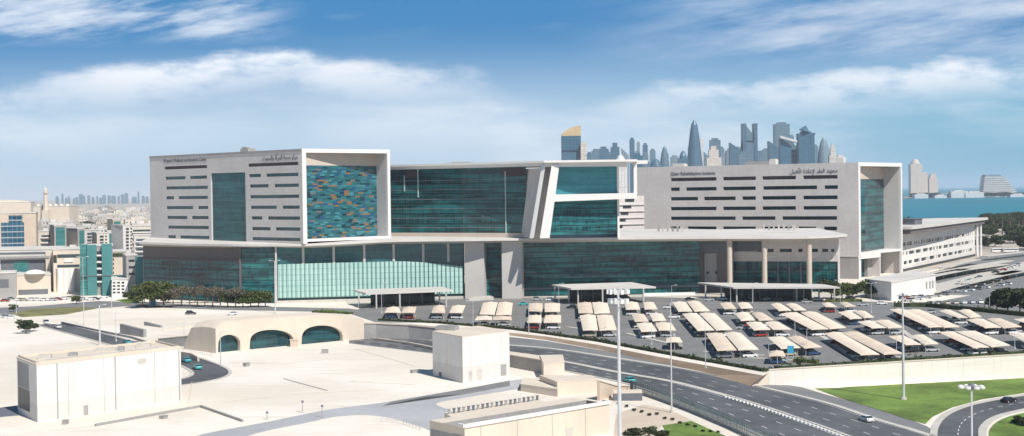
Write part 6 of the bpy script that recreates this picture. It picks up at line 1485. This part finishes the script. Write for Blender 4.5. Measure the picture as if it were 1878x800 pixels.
tc = nt.nodes.new('ShaderNodeTexCoord'); sp = nt.nodes.new('ShaderNodeSeparateXYZ'); nt.links.new(tc.outputs['Generated'], sp.inputs[0])
ay = mth(nt, 'MAXIMUM', mth(nt, 'ABSOLUTE', sp.outputs[1]), .15)
u = mth(nt, 'DIVIDE', sp.outputs[0], ay); v = mth(nt, 'DIVIDE', sp.outputs[2], ay)   # tangents of bearing and height
def cvec(a, b, c=0.):
    n = nt.nodes.new('ShaderNodeCombineXYZ')
    for k, x in enumerate((a, b, c)):
        if isinstance(x, (int, float)): n.inputs[k].default_value = x
        else: nt.links.new(x, n.inputs[k])
    return n.outputs[0]
def curve(x, pts):
    n = nt.nodes.new('ShaderNodeFloatCurve'); c = n.mapping.curves[0]
    c.points[0].location = pts[0]; c.points[1].location = pts[-1]
    for p in pts[1:-1]: c.points.new(*p)
    n.mapping.update(); nt.links.new(x, n.inputs['Value']); return n.outputs[0]
un = mth(nt, 'MULTIPLY_ADD', u, 1.45, .5, clamp=True)      # -.345..+.345 -> 0..1
def U_(px): return (px-939)/F*1.45+.5
def V_(px, py): return ((352.5-(px-939)*.0133)-py)/F
# sky colour: physical sky deepened with height (clear, polarised look of the photograph)
SKYC = sky.outputs[0]
def rgb(r, g, b): return (r, g, b)
k10 = 10.0
deep = mixc(nt, smooth(nt, v, .035, .115), tuple(k10*x for x in (.42, .59, .76)), tuple(k10*x for x in (.008, .19, .47)))
rightblue = mixc(nt, smooth(nt, u, -.05, .38), deep, tuple(k10*x for x in (.13, .40, .60)))
deep2 = mixc(nt, smooth(nt, v, .05, .10), rightblue, deep)
base = mixc(nt, .9, SKYC, deep2)
# clouds
w1 = noise(nt, 1, cvec(mth(nt, 'MULTIPLY', u, 16), mth(nt, 'MULTIPLY', v, 42)), 7, .6)
w2 = noise(nt, 1, cvec(mth(nt, 'MULTIPLY', u, 5.5), mth(nt, 'MULTIPLY', v, 30), 3.3), 5, .55)
w3 = noise(nt, 1, cvec(mth(nt, 'MULTIPLY_ADD', v, 20, mth(nt, 'MULTIPLY', u, 7)), mth(nt, 'MULTIPLY_ADD', u, -10, mth(nt, 'MULTIPLY', v, 50)), 8.1), 6, .6)
edge1 = curve(un, [(0, V_(0, 160)/.13), (U_(110), V_(110, 132)/.13), (U_(250), V_(250, 118)/.13), (U_(400), V_(400, 98)/.13), (U_(520), V_(520, 86)/.13), (U_(600), V_(600, 104)/.13), (U_(730), V_(730, 118)/.13), (U_(860), V_(860, 122)/.13), (U_(960), V_(960, 175)/.13), (U_(1080), V_(1080, 185)/.13), (U_(1250), V_(1250, 150)/.13), (U_(1500), V_(1500, 135)/.13), (U_(1800), V_(1800, 100)/.13), (1, V_(1878, 96)/.13)])
e1 = mth(nt, 'MULTIPLY', edge1, .13)
dd = mth(nt, 'SUBTRACT', mth(nt, 'ADD', e1, mth(nt, 'MULTIPLY', mth(nt, 'SUBTRACT', w1, .5), .022)), v)
top = smooth(nt, dd, -.003, .008)
fade = mth(nt, 'SUBTRACT', 1, smooth(nt, dd, .008, .040))
bank = mth(nt, 'MULTIPLY', mth(nt, 'MULTIPLY', top, fade), smooth(nt, w1, .25, .55))
bank = mth(nt, 'MULTIPLY', bank, curve(un, [(0, .45), (U_(100), .6), (U_(400), .95), (U_(600), .85), (U_(850), .45), (U_(1000), .15), (U_(1200), .5), (U_(1500), .7), (U_(1800), .9), (1, .9)]))
wide = mth(nt, 'MULTIPLY', mth(nt, 'MULTIPLY', smooth(nt, dd, -.002, .02), mth(nt, 'SUBTRACT', 1, smooth(nt, dd, .03, .075))), smooth(nt, w2, .3, .7))
wide = mth(nt, 'MULTIPLY', wide, .6)
# high streaks: top-left bank and top-right veil
tl = mth(nt, 'MULTIPLY', mth(nt, 'MULTIPLY', smooth(nt, w3, .37, .64), smooth(nt, v, V_(200, 92), V_(200, 52))), mth(nt, 'SUBTRACT', 1, smooth(nt, u, -.20, -.13)))
tr = mth(nt, 'MULTIPLY', mth(nt, 'MULTIPLY', smooth(nt, w3, .28, .74), smooth(nt, v, .072, .10)), smooth(nt, u, .02, .22))
tm = mth(nt, 'MULTIPLY', mth(nt, 'MULTIPLY', smooth(nt, w2, .5, .75), smooth(nt, v, .10, .125)), .5)
cl = mth(nt, 'MAXIMUM', mth(nt, 'MAXIMUM', bank, wide), mth(nt, 'MAXIMUM', mth(nt, 'MULTIPLY', tl, .75), mth(nt, 'MAXIMUM', mth(nt, 'MULTIPLY', tr, .6), tm)))
cl = mth(nt, 'MULTIPLY', mth(nt, 'MINIMUM', cl, .95), mth(nt, 'SUBTRACT', 1, mth(nt, 'MULTIPLY', smooth(nt, v, .16, .5), .85)))
ccol = mixc(nt, smooth(nt, w1, .3, .7), tuple(k10*x for x in (.68, .77, .89)), tuple(k10*x for x in (.93, .95, .98)))
fin = mixc(nt, cl, base, ccol)
dim = mth(nt, 'SUBTRACT', 1, mth(nt, 'MULTIPLY', smooth(nt, v, .16, 1.1), .6))
fin = mixc(nt, 1.0, fin, cvec(dim, dim, dim), 'MULTIPLY')
nt.links.new(fin, bg.inputs['Color'])
hz = MB(); HX = 62000; hz.prism([(-HX, -900), (HX, -900), (HX, HX), (-HX, HX)], -8.5, 262)
ho = hz.build('haze', 'white'); tag(ho, kind='stuff')
hm = bpy.data.materials.new('haze'); hm.use_nodes = True; n2 = hm.node_tree; n2.nodes.clear()
o_ = n2.nodes.new('ShaderNodeOutputMaterial'); pv = n2.nodes.new('ShaderNodeVolumePrincipled')
pv.inputs['Color'].default_value = (.78, .88, 1, 1); pv.inputs['Density'].default_value = 4.2e-5; pv.inputs['Anisotropy'].default_value = 0
n2.links.new(pv.outputs[0], o_.inputs['Volume']); ho.data.materials.clear(); ho.data.materials.append(hm)
S.render.engine = 'CYCLES'
S.view_settings.view_transform = 'Standard'; S.view_settings.look = 'None'; S.view_settings.exposure = .15; S.view_settings.gamma = 1
S.cycles.use_denoising = True; S.cycles.max_bounces = 6; S.cycles.volume_bounces = 1; S.cycles.use_adaptive_sampling = True

for o in bpy.data.objects:
    if '_o' in o: del o['_o']
